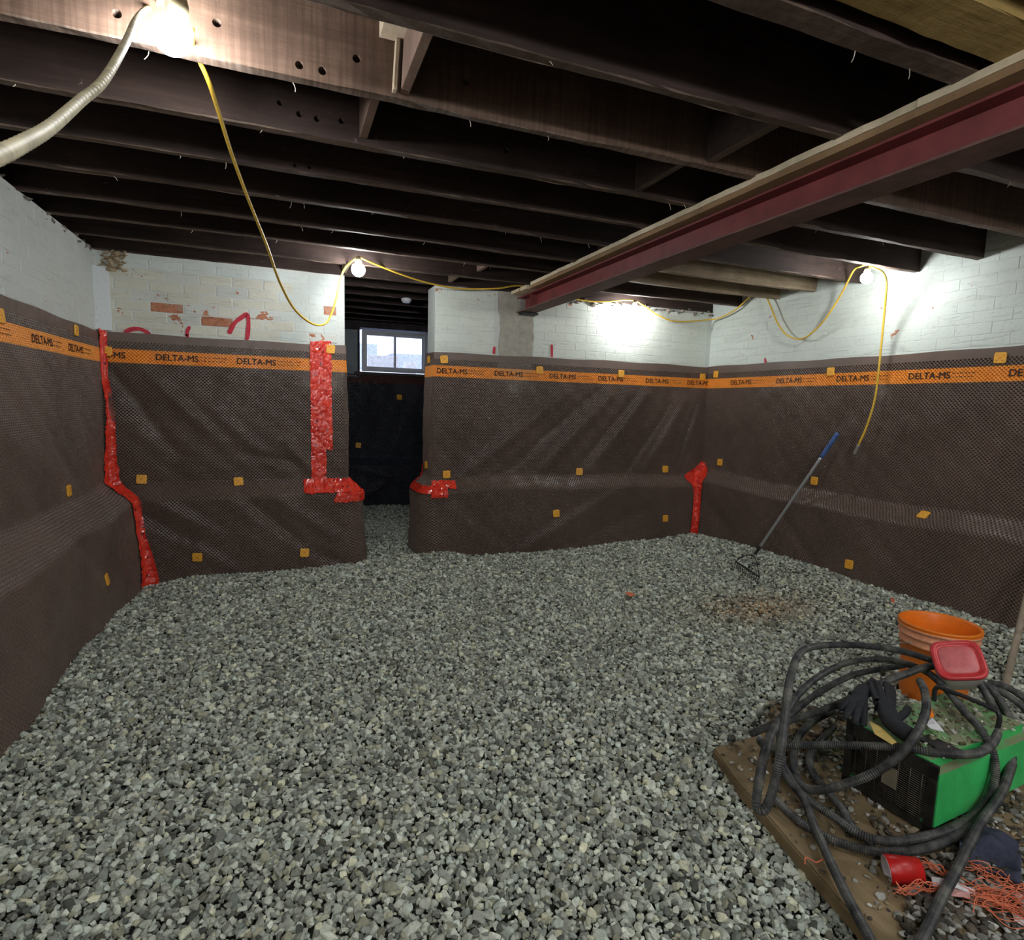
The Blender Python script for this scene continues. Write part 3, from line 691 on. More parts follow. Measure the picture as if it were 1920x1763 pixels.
tabs(SR, sh_r, 0, XR, lambda p: YB-p[1], [(1342, 702, .02), (1557, 697, .02), (1875, 671, .02), (1348, 867, .04), (1524, 902, .06), (1731, 965, .08), (1596, 1058, .16)])
tabs(SL, sh_l, 0, XL, lambda p: p[1]+2.5, [(2, 592, .02), (144, 620, .02), (136, 920, .06), (195, 1087, .2), (-30, 900, .06)])
tabs(SF, sh_f, 1, YF, lambda p: p[0]+1.4, [(749, 745, .03), (672, 835, .04), (800, 800, .04)])

# red tape
def tape(S, parent, u0, u1, z0, z1, skew=0, off=.006, rough=.0022, mat=TAPE):
    nu = max(3, int(abs(u1-u0)/.014)); nz_ = max(3, int(abs(z1-z0)/.018)); gu, gz = np.meshgrid(np.linspace(0, 1, nu), np.linspace(0, 1, nz_))
    uu = u0+(u1-u0)*gu+skew*gz+RNG.normal(0, .002, gu.shape)*((gu == 0) | (gu == 1)); zz_ = z0+(z1-z0)*gz+RNG.normal(0, .003, gu.shape)*((gz == 0) | (gz == 1))
    ex = off+np.abs(RNG.normal(0, rough, gu.shape)); V = S.P(uu.ravel(), zz_.ravel(), ex.ravel())
    i, j = np.meshgrid(np.arange(nu-1), np.arange(nz_-1)); q = (j*nu+i).ravel(); me = npmesh('red_tape', V, [np.stack([q, q+1, q+nu+1, q+nu], 1)])
    at = me.attributes.new('sz', 'FLOAT_VECTOR', 'POINT'); return link('red_tape', me, mat, parent)
a = .195-XL
tape(SBL, sh_bl, a, a+.085, .70, 1.785); tape(SBL, sh_bl, a+.078, a+.163, .93, 1.79, -.003); tape(SBL, sh_bl, a+.05, a+.115, .70, .95)
tape(SBL, sh_bl, a-.06, DX0-XL+.10, .60, .70, 0, .006, .006); tape(SBL, sh_bl, a+.16, DX0-XL+.10, .52, .61, .03, .006, .006)
tape(SBR, sh_br, sarc-.04, sarc+.17, .60, .665, 0, .006, .008); tape(SBR, sh_br, sarc-.03, sarc+.09, .53, .61, 0, .006, .008); tape(SBR, sh_br, .02, sarc-.02, .56, .62); tape(SBR, sh_br, .0, .05, .58, .78)
def corner_tape(SA, ua, SB, ub, sgn, zs, wd, name, parent):
    """tape folded into the inside corner between sheet A (end ua) and sheet B (start ub)"""
    V = []; n = len(zs); off = .008
    for i, z in enumerate(zs):
        oa = SA.off(np.array([ua]), np.array([z]))[0]; ob = SB.off(np.array([ub]), np.array([z]))[0]+SB.d0; oa += SA.d0; ww = wd[i] if hasattr(wd, '__len__') else wd
        for t in np.linspace(-1, 1, 7):
            r = RNG.normal(0, .0022)
            if sgn < 0: x = XL+oa+off+max(t, 0)*ww+r; y = YB-ob-off-max(-t, 0)*ww+r
            else: x = XR-ob-off-max(-t, 0)*ww+r; y = YB-oa-off-max(t, 0)*ww+r
            # soften the corner
            k = .012*(1-min(1, abs(t)*2)); V.append((x+(k if sgn < 0 else -k), y-k, z))
    i, j = np.meshgrid(np.arange(6), np.arange(n-1)); q = (j*7+i).ravel()
    return link('red_tape', npmesh('red_tape', V, [np.stack([q, q+1, q+8, q+7], 1)]), TAPE, parent)
zs = np.linspace(-.03, 1.78, 110)
wdl = np.interp(zs, [0, .3, .5, .7, 1.0, 1.4, 1.78], [.09, .045, .04, .075, .05, .035, .035])
corner_tape(SL, 7.2, SBL, .2, -1, zs, wdl, 'l', sh_bl)
zs = np.linspace(-.03, .80, 60); wdr = np.interp(zs, [0, .05, .1, .5, .58, .66, .70, .80], [.10, .06, .05, .05, .07, .15, .12, .02])
corner_tape(SBR, SBR.L[-1]-.25, SR, .12, 1, zs, wdr, 'r', sh_r)

# ------------------------------------------------------------------ gravel
def hgt(x, y):
    x = np.asarray(x, float); y = np.asarray(y, float)
    h = .115*sstep(3.25, 3.85, x)*sstep(5.0, 4.0, y*1.0)+.05*sstep(3.25, 3.9, x)*sstep(4.0, 4.8, y)
    h = h+.07*np.exp(-(((x-1.22)/.22)**2+((y-4.75)/.22)**2))+.03*np.exp(-(((x-3.2)/.5)**2+((y-4.7)/.3)**2))
    h = h-.045*np.exp(-(((x+1.05)/.35)**2+((y-4.6)/.35)**2))
    h = h+.008*np.sin(x*2.3+1)*np.sin(y*1.9)+.006*np.sin(x*5.1+y*3.7)
    return h
gx = np.linspace(-1.5, 4.3, 120); gy = np.linspace(-2.7, 7.7, 200); GX, GY = np.meshgrid(gx, gy)
V = np.stack([GX.ravel(), GY.ravel(), hgt(GX, GY).ravel()-.016], 1); i, j = np.meshgrid(np.arange(119), np.arange(199)); q = (j*120+i).ravel()
floor = struct('floor', npmesh('floor', V, [np.stack([q, q+1, q+121, q+120], 1)], True), GAPSHADE)
# board and debris area: stones sit lower there
BA = np.array([1.50, 1.66]); BB = np.array([1.22, .40])
stones = []
for k in range(18):
    bm = chunk(300+k, 13 if k % 3 else 16); bmesh.ops.bevel(bm, geom=bm.edges[:], offset=.07, segments=1, affect='EDGES')
    me = bm2me('stone', bm); me.materials.append(STONE); stones.append(me)
def scatter(x0, x1, y0, y1, step, zoff, smul, seed):
    r = np.random.default_rng(seed); X, Y = np.meshgrid(np.arange(x0, x1, step), np.arange(y0, y1, step)); n = X.size
    x = X.ravel()+r.uniform(-.5, .5, n)*step*1.3; y = Y.ravel()+r.uniform(-.5, .5, n)*step*1.3
    s = np.exp(r.normal(math.log(.0115*smul), .26, n)).clip(.006, .023)
    z = hgt(x, y)+zoff+r.uniform(-.006, .006, n)
    el = r.uniform(.8, 1.35, n); fl = r.uniform(.48, .95, n)
    rot = np.stack([r.normal(0, .42, n), r.normal(0, .42, n), r.uniform(0, 6.28, n)], 1)
    return np.column_stack([x, y, z, s*el, s, s*fl, rot])
A = [scatter(-1.15, 4.0, .55, 4.85, .0158, -.004, 1, 1), scatter(-1.15, 4.0, .55, 4.85, .024, .004, 1.12, 2), scatter(.30, 2.4, 4.85, 7.5, .018, -.002, 1, 3), scatter(.30, 2.4, 4.85, 7.5, .028, .004, 1.1, 4)]
A = np.vstack(A)
keep = (A[:, 0] > XL+.10) & (A[:, 0] < XR-.10) & ((A[:, 1] < YB-.09) | ((A[:, 0] > DX0-.0) & (A[:, 0] < DX1+.02)) | (A[:, 1] > 5.2))
# drop what the view (with a step to either side) cannot reach
pr = [proj(A[:, :3]+[dx, 0, 0]) for dx in (-.9, 0, .9)]
vis = np.zeros(len(A), bool)
for px, py, pz in pr: vis |= (pz > .3) & (px > -260) & (px < 2180) & (py < 1960)
A = A[keep & vis]
r = np.random.default_rng(11); n = len(A)
g = np.clip(r.normal(.47, .19, n), .10, .95); g = np.where(r.random(n) < .13, r.uniform(.75, .98, n), g)
tint = np.stack([g*.955, g*1.015, g*.86], 1); warm = r.random(n) < .14; tint[warm] *= [1.08, 1.02, .88]; cool = r.random(n) < .2; tint[cool] *= [.95, 1., 1.03]
st_ = hit(1420, 1135, 2, .02); dd = np.exp(-(((A[:, 0]-st_[0])/.42)**2+((A[:, 1]-st_[1])/.25)**2))*np.clip(r.normal(.7, .4, n), 0, 1); tint = tint*(1-dd[:, None])+np.array([.34, .23, .12])*g[:, None]*2.4*dd[:, None]
# darker dirt round the heater corner
dk = sstep(1.35, 1.75, A[:, 0]+.25*(A[:, 1]-1))*sstep(1.25, .9, A[:, 1]); tint *= (1-.55*dk*r.uniform(.3, 1, n))[:, None]
px, py, pz = proj(A[:, :3]); size = A[:, 3]/pz; inb = (px > 8) & (px < 1912) & (py > 0) & (py < 1755)
lay2 = A[:, 2]-hgt(A[:, 0], A[:, 1]) > .001
clear = ~((A[:, 0] > 1.25) & (A[:, 1] < 1.75))
idx = np.argsort(-(size*(inb & lay2 & clear)))[:300]; mask = np.ones(n, bool); mask[idx] = False
for k in idx:
    o = bpy.data.objects.new('stone', stones[int(r.integers(18))]); COL.objects.link(o); o.parent = floor
    o.location = A[k, :3]; o.scale = A[k, 3:6]; o.rotation_euler = A[k, 6:9]; o['tint'] = [float(v) for v in tint[k]]
A = A[mask]; tint = tint[mask]; n = len(A)
pm_ = bpy.data.meshes.new('gravel'); pm_.vertices.add(n); pm_.vertices.foreach_set('co', A[:, :3].astype(np.float32).ravel())
for nm, dat in (('scl', A[:, 3:6]), ('rot', A[:, 6:9]), ('tint', tint)):
    at = pm_.attributes.new(nm, 'FLOAT_VECTOR', 'POINT'); at.data.foreach_set('vector', dat.astype(np.float32).ravel())
at = pm_.attributes.new('idx', 'INT', 'POINT'); at.data.foreach_set('value', r.integers(0, 18, n).astype(np.int32))
pm_.materials.append(STONE)
gravel = link('gravel', pm_, None, floor); gravel['kind'] = 'stuff'
sc_col = bpy.data.collections.new('stone_kinds')
for me in stones: sc_col.objects.link(bpy.data.objects.new('stone_kind', me))
ng = bpy.data.node_groups.new('gravel_scatter', 'GeometryNodeTree')
ng.interface.new_socket('Geometry', in_out='INPUT', socket_type='NodeSocketGeometry'); ng.interface.new_socket('Geometry', in_out='OUTPUT', socket_type='NodeSocketGeometry')
gi = ng.nodes.new('NodeGroupInput'); go = ng.nodes.new('NodeGroupOutput'); ip = ng.nodes.new('GeometryNodeInstanceOnPoints'); ci = ng.nodes.new('GeometryNodeCollectionInfo')
ci.inputs['Collection'].default_value = sc_col; ci.inputs['Separate Children'].default_value = True; ci.inputs['Reset Children'].default_value = True
ip.inputs['Pick Instance'].default_value = True
def nattr(nm, typ):
    x = ng.nodes.new('GeometryNodeInputNamedAttribute'); x.data_type = typ; x.inputs['Name'].default_value = nm; return x.outputs['Attribute']
e2r = ng.nodes.new('FunctionNodeEulerToRotation')
L_ = ng.links.new; L_(gi.outputs[0], ip.inputs['Points']); L_(ci.outputs[0], ip.inputs['Instance']); L_(nattr('idx', 'INT'), ip.inputs['Instance Index'])
L_(nattr('rot', 'FLOAT_VECTOR'), e2r.inputs[0]); L_(e2r.outputs[0], ip.inputs['Rotation']); L_(nattr('scl', 'FLOAT_VECTOR'), ip.inputs['Scale']); L_(ip.outputs[0], go.inputs[0])
md = gravel.modifiers.new('scatter', 'NODES'); md.node_group = ng
print('stones', n)

# ------------------------------------------------------------------ window of the far room
win = struct('window_1', boxme('window_1', [((WX0, YF-.02, WZ0), (WX0+.035, YF+.06, WZ1)), ((WX1-.035, YF-.02, WZ0), (WX1, YF+.06, WZ1)), ((WX0+.035, YF-.02, WZ0), (WX1-.035, YF+.06, WZ0+.035)), ((WX0+.035, YF-.02, WZ1-.035), (WX1-.035, YF+.06, WZ1))], .002), WINF)
GL = MT('window_glass', .02); GL.b.inputs['Transmission Weight'].default_value = 1; GL.b.inputs['IOR'].default_value = 1.02; GL = GL.m
xm = (WX0+WX1)/2
for a, b, dy in ((WX0+.035, xm+.012, 0), (xm-.012, WX1-.035, .02)):
    y = YF+.0+dy; f = .022
    o = link('sash', boxme('sash', [((a, y, WZ0+.035), (a+f, y+.018, WZ1-.035)), ((b-f, y, WZ0+.035), (b, y+.018, WZ1-.035)), ((a+f, y, WZ0+.035), (b-f, y+.018, WZ0+.06)), ((a+f, y, WZ1-.06), (b-f, y+.018, WZ1-.035))]), WINF, win)
    link('pane', boxme('pane', [((a+f, y+.007, WZ0+.06), (b-f, y+.011, WZ1-.06))]), GL, o)
o = link('window_sill', boxme('window_sill', [((WX0-.1, YF-.05, WZ0-.045), (WX1+.1, YF+.0, WZ0-.012))], .004), mat_joist('rough_sill', (.09, .07, .06), (.22, .19, .17), (.1, .07, .06)), win)
# outside the window: snowy light well, a low wall and a rail
V = [(-2, 7.81, 1.72), (5, 7.81, 1.72), (5, 12, 1.95), (-2, 12, 1.95), (-2, 20, 2.0), (5, 20, 2.0)]
me = bpy.data.meshes.new('snowy_yard'); me.from_pydata(V, [], [(0, 1, 2, 3), (3, 2, 5, 4)]); struct('ground_outside', me, SNOW)
o = link('low_house', boxme('low_house', [((.6, 13, 2.0), (1.9, 15, 2.55)), ((2.3, 13.5, 2.0), (5.2, 15, 2.42))], .01), GREYW); tag(o, 'grey building outside beyond the small window', 'building')
o = link('porch_step', boxme('porch_step', [((1.25, 9.6, 1.8), (1.75, 10.2, 2.06)), ((1.95, 9.9, 1.8), (2.1, 10.3, 2.0))], .01), simple('bleached_wood', (.75, .68, .62))); tag(o, 'pale wooden step in the snow outside the small window', 'step')
# small white disc standing in for a bright spot under the far ceiling
p = hit(762, 562, 2, 2.30)
o = link('bright_spot_disc', lathe('bright_spot_disc', [(.0001, 0), (.035, 0), (.05, .02), (.05, .035), (.03, .045), (.0001, .045)], 20), simple('bright_spot_white', (.8, .8, .85), .3)); o.location = (p[0], p[1], 2.272)
tag(o, 'small white disc standing in for a bright spot under the far room ceiling', 'disc')

# ------------------------------------------------------------------ string of work lights, with added bulbs out of view
lamps = [hit(322, 66, 1, 1.90), hit(672, 506, 2, 2.235), hit(1190, 580, 1, 4.74), hit(1625, 521, 0, 3.66), np.array([.1, -1.0, 2.18]), np.array([2.9, .1, 2.15]), np.array([3.2, -1.6, 2.15]), np.array([-.5, -1.7, 2.15]), np.array([1.2, -1.2, 2.15]), np.array([1.6, -.25, 2.2]), np.array([0., -2.2, 2.1])]  # bulbs after the fourth are added out of view to brighten the room
sl = empty('string_light', tuple(lamps[0])); tag(sl, 'string of glowing round bulbs on a yellow cord looped under the joists, plus added bulbs out of view', 'string light')
off0 = np.array(lamps[0])
def child(name, me, mt, parent=sl): return link(name, me, mt, parent)
bulb_me = lathe('bulb', [(.0001, -.052)]+[(.052*math.sin(t), -.052*math.cos(t)) for t in np.linspace(.2, 2.6, 12)]+[(.022, .052), (.0001, .055)], 24)
bulb_me.materials.append(BULB)
sock_me = lathe('socket', [(.0001, .05), (.024, .05), (.026, .06), (.021, .085), (.012, .10), (.0001, .102)], 16); sock_me.materials.append(YELD)
for k, p in enumerate(lamps):
    o = child('socket', sock_me, None); o.location = tuple(p-off0)
    b = link('bulb', bulb_me, None, o)
    if k == 0: o.rotation_euler = (.25, .35, 0)
    if k == 0: o.scale = (.95, .95, .95)
    if k in (1, 2, 3): o.scale = ((.9,)*3, (.82,)*3, (.74,)*3)[k-1]
def cordrun(P, r, mat, nm='cord', step=.015, rf=None):
    P = resample(catmull(np.array(P), 10), step)-off0; rad = np.full(len(P), r)
    if rf is not None: rad = r*(1+rf*np.sin(np.arange(len(P))*1.7))
    return child(nm, tubes(nm, [(P, rad, 10)]), mat)
l1, l2, l3, l4 = lamps[:4]; top = np.array([0, 0, .088])
cordrun([l1+[-.02, 0, .09], dep(292, 14, 1.70), dep(275, 17, 1.6), dep(255, 38, 1.42), dep(235, 82, 1.22), dep(195, 150, 1.0), dep(150, 190, .86), dep(95, 238, .70), dep(45, 268, .58), dep(-5, 292, .49), dep(-80, 318, .40)], .0078, YELD, 'cord', .006, .03)
B = [(372, 110, 1.72), (392, 155, 1.80), (410, 210, 1.95), (435, 290, 2.2), (465, 372, 2.5), (500, 460, 2.9), (524, 528, 3.3), (550, 577, 3.65), (578, 603, 3.9), (600, 610, 4.05), (616, 600, 4.12), (630, 562, 4.15), (640, 518, 4.17), (652, 497, 4.18)]
cordrun([l1+[.05, -.01, .02], dep(362, 88, 1.70)]+[dep(*b) for b in B]+[l2+top], .0072, YEL)
cordrun([l2+top]+[hit(x, y, 1, v) for x, y, v in ((700, 494, 4.42), (745, 512, 4.55), (800, 530, 4.70), (860, 541, 4.82), (930, 541, 4.85), (975, 536, 4.85), (1030, 548, 4.84), (1085, 562, 4.84), (1130, 566, 4.83), (1172, 563, 4.81))]+[l3+top*.9], .007, YEL)
cordrun([l3+top*.9]+[hit(x, y, 1, 4.83) for x, y in ((1212, 576), (1235, 592), (1270, 603), (1325, 600))]+[hit(x, y, 0, v) for x, y, v in ((1350, 596, 4.02), (1380, 580, 4.02), (1410, 553, 4.02), (1430, 547, 4.02), (1444, 572, 4.02), (1458, 606, 4.02), (1478, 630, 4.02), (1508, 634, 4.01), (1545, 601, 3.98), (1577, 552, 3.95), (1600, 508, 3.78), (1613, 500, 3.70))]+[l4+top], .007, YEL)
E_ = [hit(x, y, 0, v) for x, y, v in ((1640, 503, 3.68), (1656, 512, 3.74), (1662, 535, 3.82), (1657, 600, 3.91), (1648, 690, 3.93), (1640, 750, 3.94), (1625, 800, 3.94), (1610, 834, 3.94))]
cordrun([l4+top*.9]+E_, .0072, YEL)
a_, b_ = E_[-1], hit(1602, 852, 0, 3.94)
child('plug', tubes('plug', [(resample(np.array([a_, b_]), .01)-off0, [.011]*len(resample(np.array([a_, b_]), .01)), 10)]), GREYST)

# ------------------------------------------------------------------ rake
rk = empty('garden_rake', (3.72, 3.75, .08)); tag(rk, 'garden rake with metal pole and blue grip leaning on the right wall sheet', 'rake')
ro = np.array([3.72, 3.75, .08]); b0 = hit(1413, 1043, 0, 3.74); t0 = hit(1571, 812, 0, 3.975); g0 = b0+(t0-b0)*.82; f0 = b0+(t0-b0)*.09
def rt(nm, A_, r_, mt, n=12): return link(nm, tubes(nm, [(resample(np.array(A_), .02)-ro, r_, n)]), mt, rk)
rt('handle', [f0, g0], .013, ALU); rt('grip', [g0, t0], .0165, BLUE); rt('ferrule', [b0, f0+(g0-f0)*.01], .012, RAKE)
bl, br = hit(1379, 1053, 2, .125), hit(1424, 1082, 2, .115)
for e, sg in ((bl, 1), (br, -1)):
    md_ = (b0+e)/2+np.array([0, 0, .03]); P = resample(catmull(np.array([b0, md_, e]), 8), .01); link('bow_rod', tubes('bow_rod', [(P-ro, .004, 6)]), RAKE, rk)
link('rake_bar', tubes('rake_bar', [(resample(np.array([bl, br]), .02)-ro, .007, 6)]), RAKE, rk)
for t in np.linspace(.02, .98, 13):
    p = bl+(br-bl)*t; link('tine', tubes('tine', [(resample(np.array([p, p+[-.012, -.004, -.028], p+[-.008, -.002, -.05]]), .012)-ro, .003, 5)]), RAKE, rk)
# wooden pole at the right edge
p0 = hit(1884, 1292, 2, .0); p1 = p0+(hit(1920, 1140, 0, 3.88)-p0)*1.5
p1 = hit(1942, 1052, 0, 3.86)
o = link('wooden_pole', tubes('wooden_pole', [(resample(np.array([p0, p1]), .05), .0165, 12)]), POLE); tag(o, 'weathered wooden pole leaning at the right edge beside the bucket', 'pole')

# ------------------------------------------------------------------ orange bucket
bk = empty('bucket', (2.855, 1.71, .0)); tag(bk, 'open orange plastic bucket standing on the gravel behind the hose', 'bucket')
R1, R0, HB = .153, .128, .37
prof = [(.0001, 0), (R0, 0), (R0+.003, .01)]
for z, e in ((.10, 0), (.2, 0), (.268, 0), (.270, .008), (.278, .008), (.281, .002), (.305, .003), (.308, .011), (.316, .011), (.319, .004), (.340, .005), (.343, .013), (.352, .013), (.355, .006)): prof.append((R0+(R1-R0)*z/HB+e, z))
prof += [(R1+.010, .358), (R1+.012, .366), (R1+.009, HB), (R1+.001, HB), (R1-.003, .362)]
prof += [(R1-.004-(R1-R0)*(1-z/HB), z) for z in (.3, .2, .1, .012)]+[(.0001, .01)]
bme = lathe('bucket_body', prof, 56); bme.materials.append(ORANGE); bme.materials.append(WORN)
for p in bme.polygons:
    z = sum(bme.vertices[v].co.z for v in p.vertices)/len(p.vertices); rr = sum(math.hypot(*bme.vertices[v].co.xy) for v in p.vertices)/len(p.vertices)
    if .262 < z < .352 and rr > R0+(R1-R0)*z/HB+.001: p.material_index = 1
link('bucket_body', bme, None, bk)
# handle wire folded down on the far side
hp = [(math.cos(t)*(R1+.018), math.sin(t)*(R1+.018)+.03*math.sin(t), .30-.12*math.sin(t)) for t in np.linspace(0.05, math.pi-.05, 24)]
link('wire_handle', tubes('wire_handle', [(np.array(hp), .0025, 6)]), GREYST, bk)

# ------------------------------------------------------------------ wooden board under the heater
ang = math.atan2(BB[1]-BA[1], BB[0]-BA[0])
bpts = [hit(1337, 1402, 2, .045)[:2], hit(1422, 1377, 2, .045)[:2], (2.02, 1.86), (2.75, 1.30), (2.3, .35), hit(1700, 1870, 2, .045)[:2], hit(1640, 1763, 2, .045)[:2], hit(1532, 1640, 2, .045)[:2], hit(1430, 1520, 2, .045)[:2], hit(1380, 1465, 2, .045)[:2]]
bm = bmesh.new(); top_ = [bm.verts.new((x, y, .045)) for x, y in bpts]; bot = [bm.verts.new((x, y, -.004)) for x, y in bpts]
bm.faces.new(top_[::-1]); bm.faces.new(bot); nn = len(bpts)
for i in range(nn): bm.faces.new([top_[i], top_[(i+1) % nn], bot[(i+1) % nn], bot[i]])
bmesh.ops.recalc_face_normals(bm, faces=bm.faces)
bmesh.ops.bevel(bm, geom=bm.edges[:], offset=.005, segments=2, affect='EDGES')
o = link('plywood_sheet', bm2me('plywood_sheet', bm), BOARD); tag(o, 'dirty tan plywood sheet lying on the gravel under the green heater', 'board')
# dirt and loose stones on the board
from mathutils.geometry import intersect_point_tri_2d
def inpoly(x, y, P):
    c = False; j = len(P)-1
    for i in range(len(P)):
        if (P[i][1] > y) != (P[j][1] > y) and x < (P[j][0]-P[i][0])*(y-P[i][1])/(P[j][1]-P[i][1])+P[i][0]: c = not c
        j = i
    return c
pts = []; sz = []
cxy = np.mean(np.array(bpts), 0)
while len(pts) < 3200:
    x, y = random.uniform(1.15, 2.8), random.uniform(.35, 1.9)
    if not inpoly(x, y, bpts): continue
    dl = x-(1.42+.25*(y-1.3)); 
    if random.random() > min(1, .12+dl*1.6): continue
    s_ = random.uniform(.004, .016); pts.append((x, y, .045+s_*.35)); sz.append(s_)
def loose(name, pts, sz, parent, cols, label=None, cat=None):
    r = np.random.default_rng(len(pts)); pm2 = bpy.data.meshes.new(name); n = len(pts); pm2.vertices.add(n); pm2.vertices.foreach_set('co', np.array(pts, np.float32).ravel())
    sc = np.array(sz)[:, None]*np.column_stack([r.uniform(.9, 1.3, n), np.ones(n), r.uniform(.4, .7, n)]); ro_ = np.column_stack([r.normal(0, .3, n), r.normal(0, .3, n), r.uniform(0, 6.28, n)])
    g = r.uniform(.3, 1, n)[:, None]; tt = np.array(cols)[r.integers(0, len(cols), n)]*g
    for nm, dat in (('scl', sc), ('rot', ro_), ('tint', tt)):
        at = pm2.attributes.new(nm, 'FLOAT_VECTOR', 'POINT'); at.data.foreach_set('vector', dat.astype(np.float32).ravel())
    at = pm2.attributes.new('idx', 'INT', 'POINT'); at.data.foreach_set('value', r.integers(0, 18, n).astype(np.int32)); pm2.materials.append(STONE)
    o = link(name, pm2, None, parent); o.modifiers.new('s', 'NODES').node_group = ng; tag(o, label, cat, kind='stuff'); return o
loose('gravel_debris', pts, sz, None, [(.62, .62, .55), (.20, .17, .12), (.42, .34, .22), (.14, .12, .09), (.75, .75, .68)], 'loose stones and dirt strewn over the plywood sheet', 'debris')

# ------------------------------------------------------------------ green heater
HR = math.radians(4); he = empty('fan_heater', (1.80, 1.195, .048), (0, 0, HR)); tag(he, 'dusty green box heater with black grille lying on the plywood', 'heater')
HW, HL, HH = .30, .56, .235
def rbox(name, lo, hi, bev, seg=3, axis=None):
    bm = bmesh.new(); bbox(bm, lo, hi); bmesh.ops.recalc_face_normals(bm, faces=bm.faces)
    ed = bm.edges[:] if axis is None else [e for e in bm.edges if abs((e.verts[0].co-e.verts[1].co)[axis]) > 1e-4]
    bmesh.ops.bevel(bm, geom=ed, offset=bev, segments=seg, affect='EDGES'); return bm
bm = rbox('shell', (.02, -HW/2, .004), (HL, HW/2, HH), .03, 4, 0)
# hollow front
ff = [f for f in bm.faces if f.normal.x < -.9]
r_ = bmesh.ops.inset_region(bm, faces=ff, thickness=.012); 
for f in ff:
    for v in f.verts: pass
ex = bmesh.ops.extrude_face_region(bm, geom=ff); vs = [g_ for g_ in ex['geom'] if isinstance(g_, bmesh.types.BMVert)]
bmesh.ops.translate(bm, verts=vs, vec=(.05, 0, 0)); bmesh.ops.delete(bm, geom=ff, context='FACES')
link('shell', bm2me('shell', bm), GREEN, he)
bm = bmesh.new()
bbox(bm, (.014, -HW/2+.004, .006), (.024, HW/2-.004, .03)); bbox(bm, (.014, -HW/2+.004, HH-.05), (.024, HW/2-.004, HH-.004))
bbox(bm, (.014, -HW/2+.004, .006), (.024, -HW/2+.03, HH-.01)); bbox(bm, (.014, HW/2-.03, .006), (.024, HW/2-.004, HH-.01)); bbox(bm, (.04, -HW/2+.02, .01), (.044, HW/2-.02, HH-.02))
bmesh.ops.recalc_face_normals(bm, faces=bm.faces); link('grille_frame', bm2me('grille_frame', bm), GRILLE, he)
wires = []
for z in np.arange(.036, HH-.052, .0072): wires.append((np.array([[.018, -HW/2+.03, z], [.018, 0, z], [.018, HW/2-.03, z]]), .0013, 4))
for y in np.linspace(-HW/2+.045, HW/2-.045, 7): wires.append((np.array([[.016, y, .03], [.016, y, .12], [.016, y, HH-.05]]), .0016, 4))
link('grille_wires', tubes('grille_wires', wires), GRILLEL, he)
link('rating_plate', boxme('rating_plate', [((.011, -.035, .085), (.014, .012, .15))]), simple('worn_plate', (.22, .19, .13), .5), he)
link('control_panel', bm2me('control_panel', rbox('c', (.10, -.145, HH-.006), (.17, -.03, HH+.006), .004, 2)), BLACKM, he)
# carry handle: bent tube on the top
hp = catmull([(.44, -.10, HH-.005), (.44, -.10, HH+.045), (.44, -.07, HH+.06), (.44, .07, HH+.06), (.44, .10, HH+.045), (.44, .10, HH-.005)], 6)
link('carry_handle', tubes('carry_handle', [(hp, .008, 8)]), BLACKM, he)
hm = Matrix.Translation((1.80, 1.195, .048)) @ Matrix.Rotation(HR, 4, 'Z')
pts = []; sz = []
for k in range(420):
    x, y = random.uniform(.06, .54), random.gauss(0, .09)
    if abs(y) > .13: continue
    s_ = random.uniform(.003, .007) if random.random() < .82 else random.uniform(.009, .016); p = hm @ Vector((x, y, HH+s_*.3)); pts.append(tuple(p)); sz.append(s_)
loose('gravel_debris', pts, sz, None, [(.52, .52, .38), (.34, .30, .17), (.26, .24, .14), (.85, .85, .74)], 'pebbles and dirt scattered on top of the green heater', 'debris')

# ------------------------------------------------------------------ food container
ct = empty('food_container', (2.40, 1.36, .30)); tag(ct, 'cloudy plastic food box with red lid tilted on the heater before the bucket', 'container')
def sq(n=40, e=4.2):
    t = np.arange(n)*2*math.pi/n; return np.stack([np.sign(np.cos(t))*np.abs(np.cos(t))**(2/e), np.sign(np.sin(t))*np.abs(np.sin(t))**(2/e)], 1)
def loft(name, levels, cap0=True, cap1=True, smooth=True):
    S_ = sq(); n = len(S_); V = np.vstack([np.column_stack([S_*[a, b], np.full(n, z)]) for a, b, z in levels]); m = len(levels)
    i = np.arange(m-1)[:, None]*n; j = np.arange(n)[None]; k = (j+1) % n; q = np.stack([i+j, i+k, i+n+k, i+n+j], -1).reshape(-1, 4)
    caps = [];
    if cap0: caps.append(np.arange(n)[::-1])
    if cap1: caps.append((m-1)*n+np.arange(n))
    return npmesh(name, V, [q]+([np.array(caps)] if caps else []), smooth)
link('container_body', loft('container_body', [(.076, .072, -.055), (.084, .080, -.046), (.094, .088, .078), (.095, .089, .084)]), CLOUD, ct)
lid = link('container_lid', loft('container_lid', [(.097, .091, .078), (.101, .095, .080), (.101, .095, .094), (.095, .089, .098), (.084, .078, .098), (.081, .075, .092), (.072, .066, .092)], True, False), REDLID, ct)
link('lid_panel', loft('lid_panel', [(.072, .066, .092), (.068, .062, .0955), (.03, .03, .0958)], False, True), REDLIDP, lid)

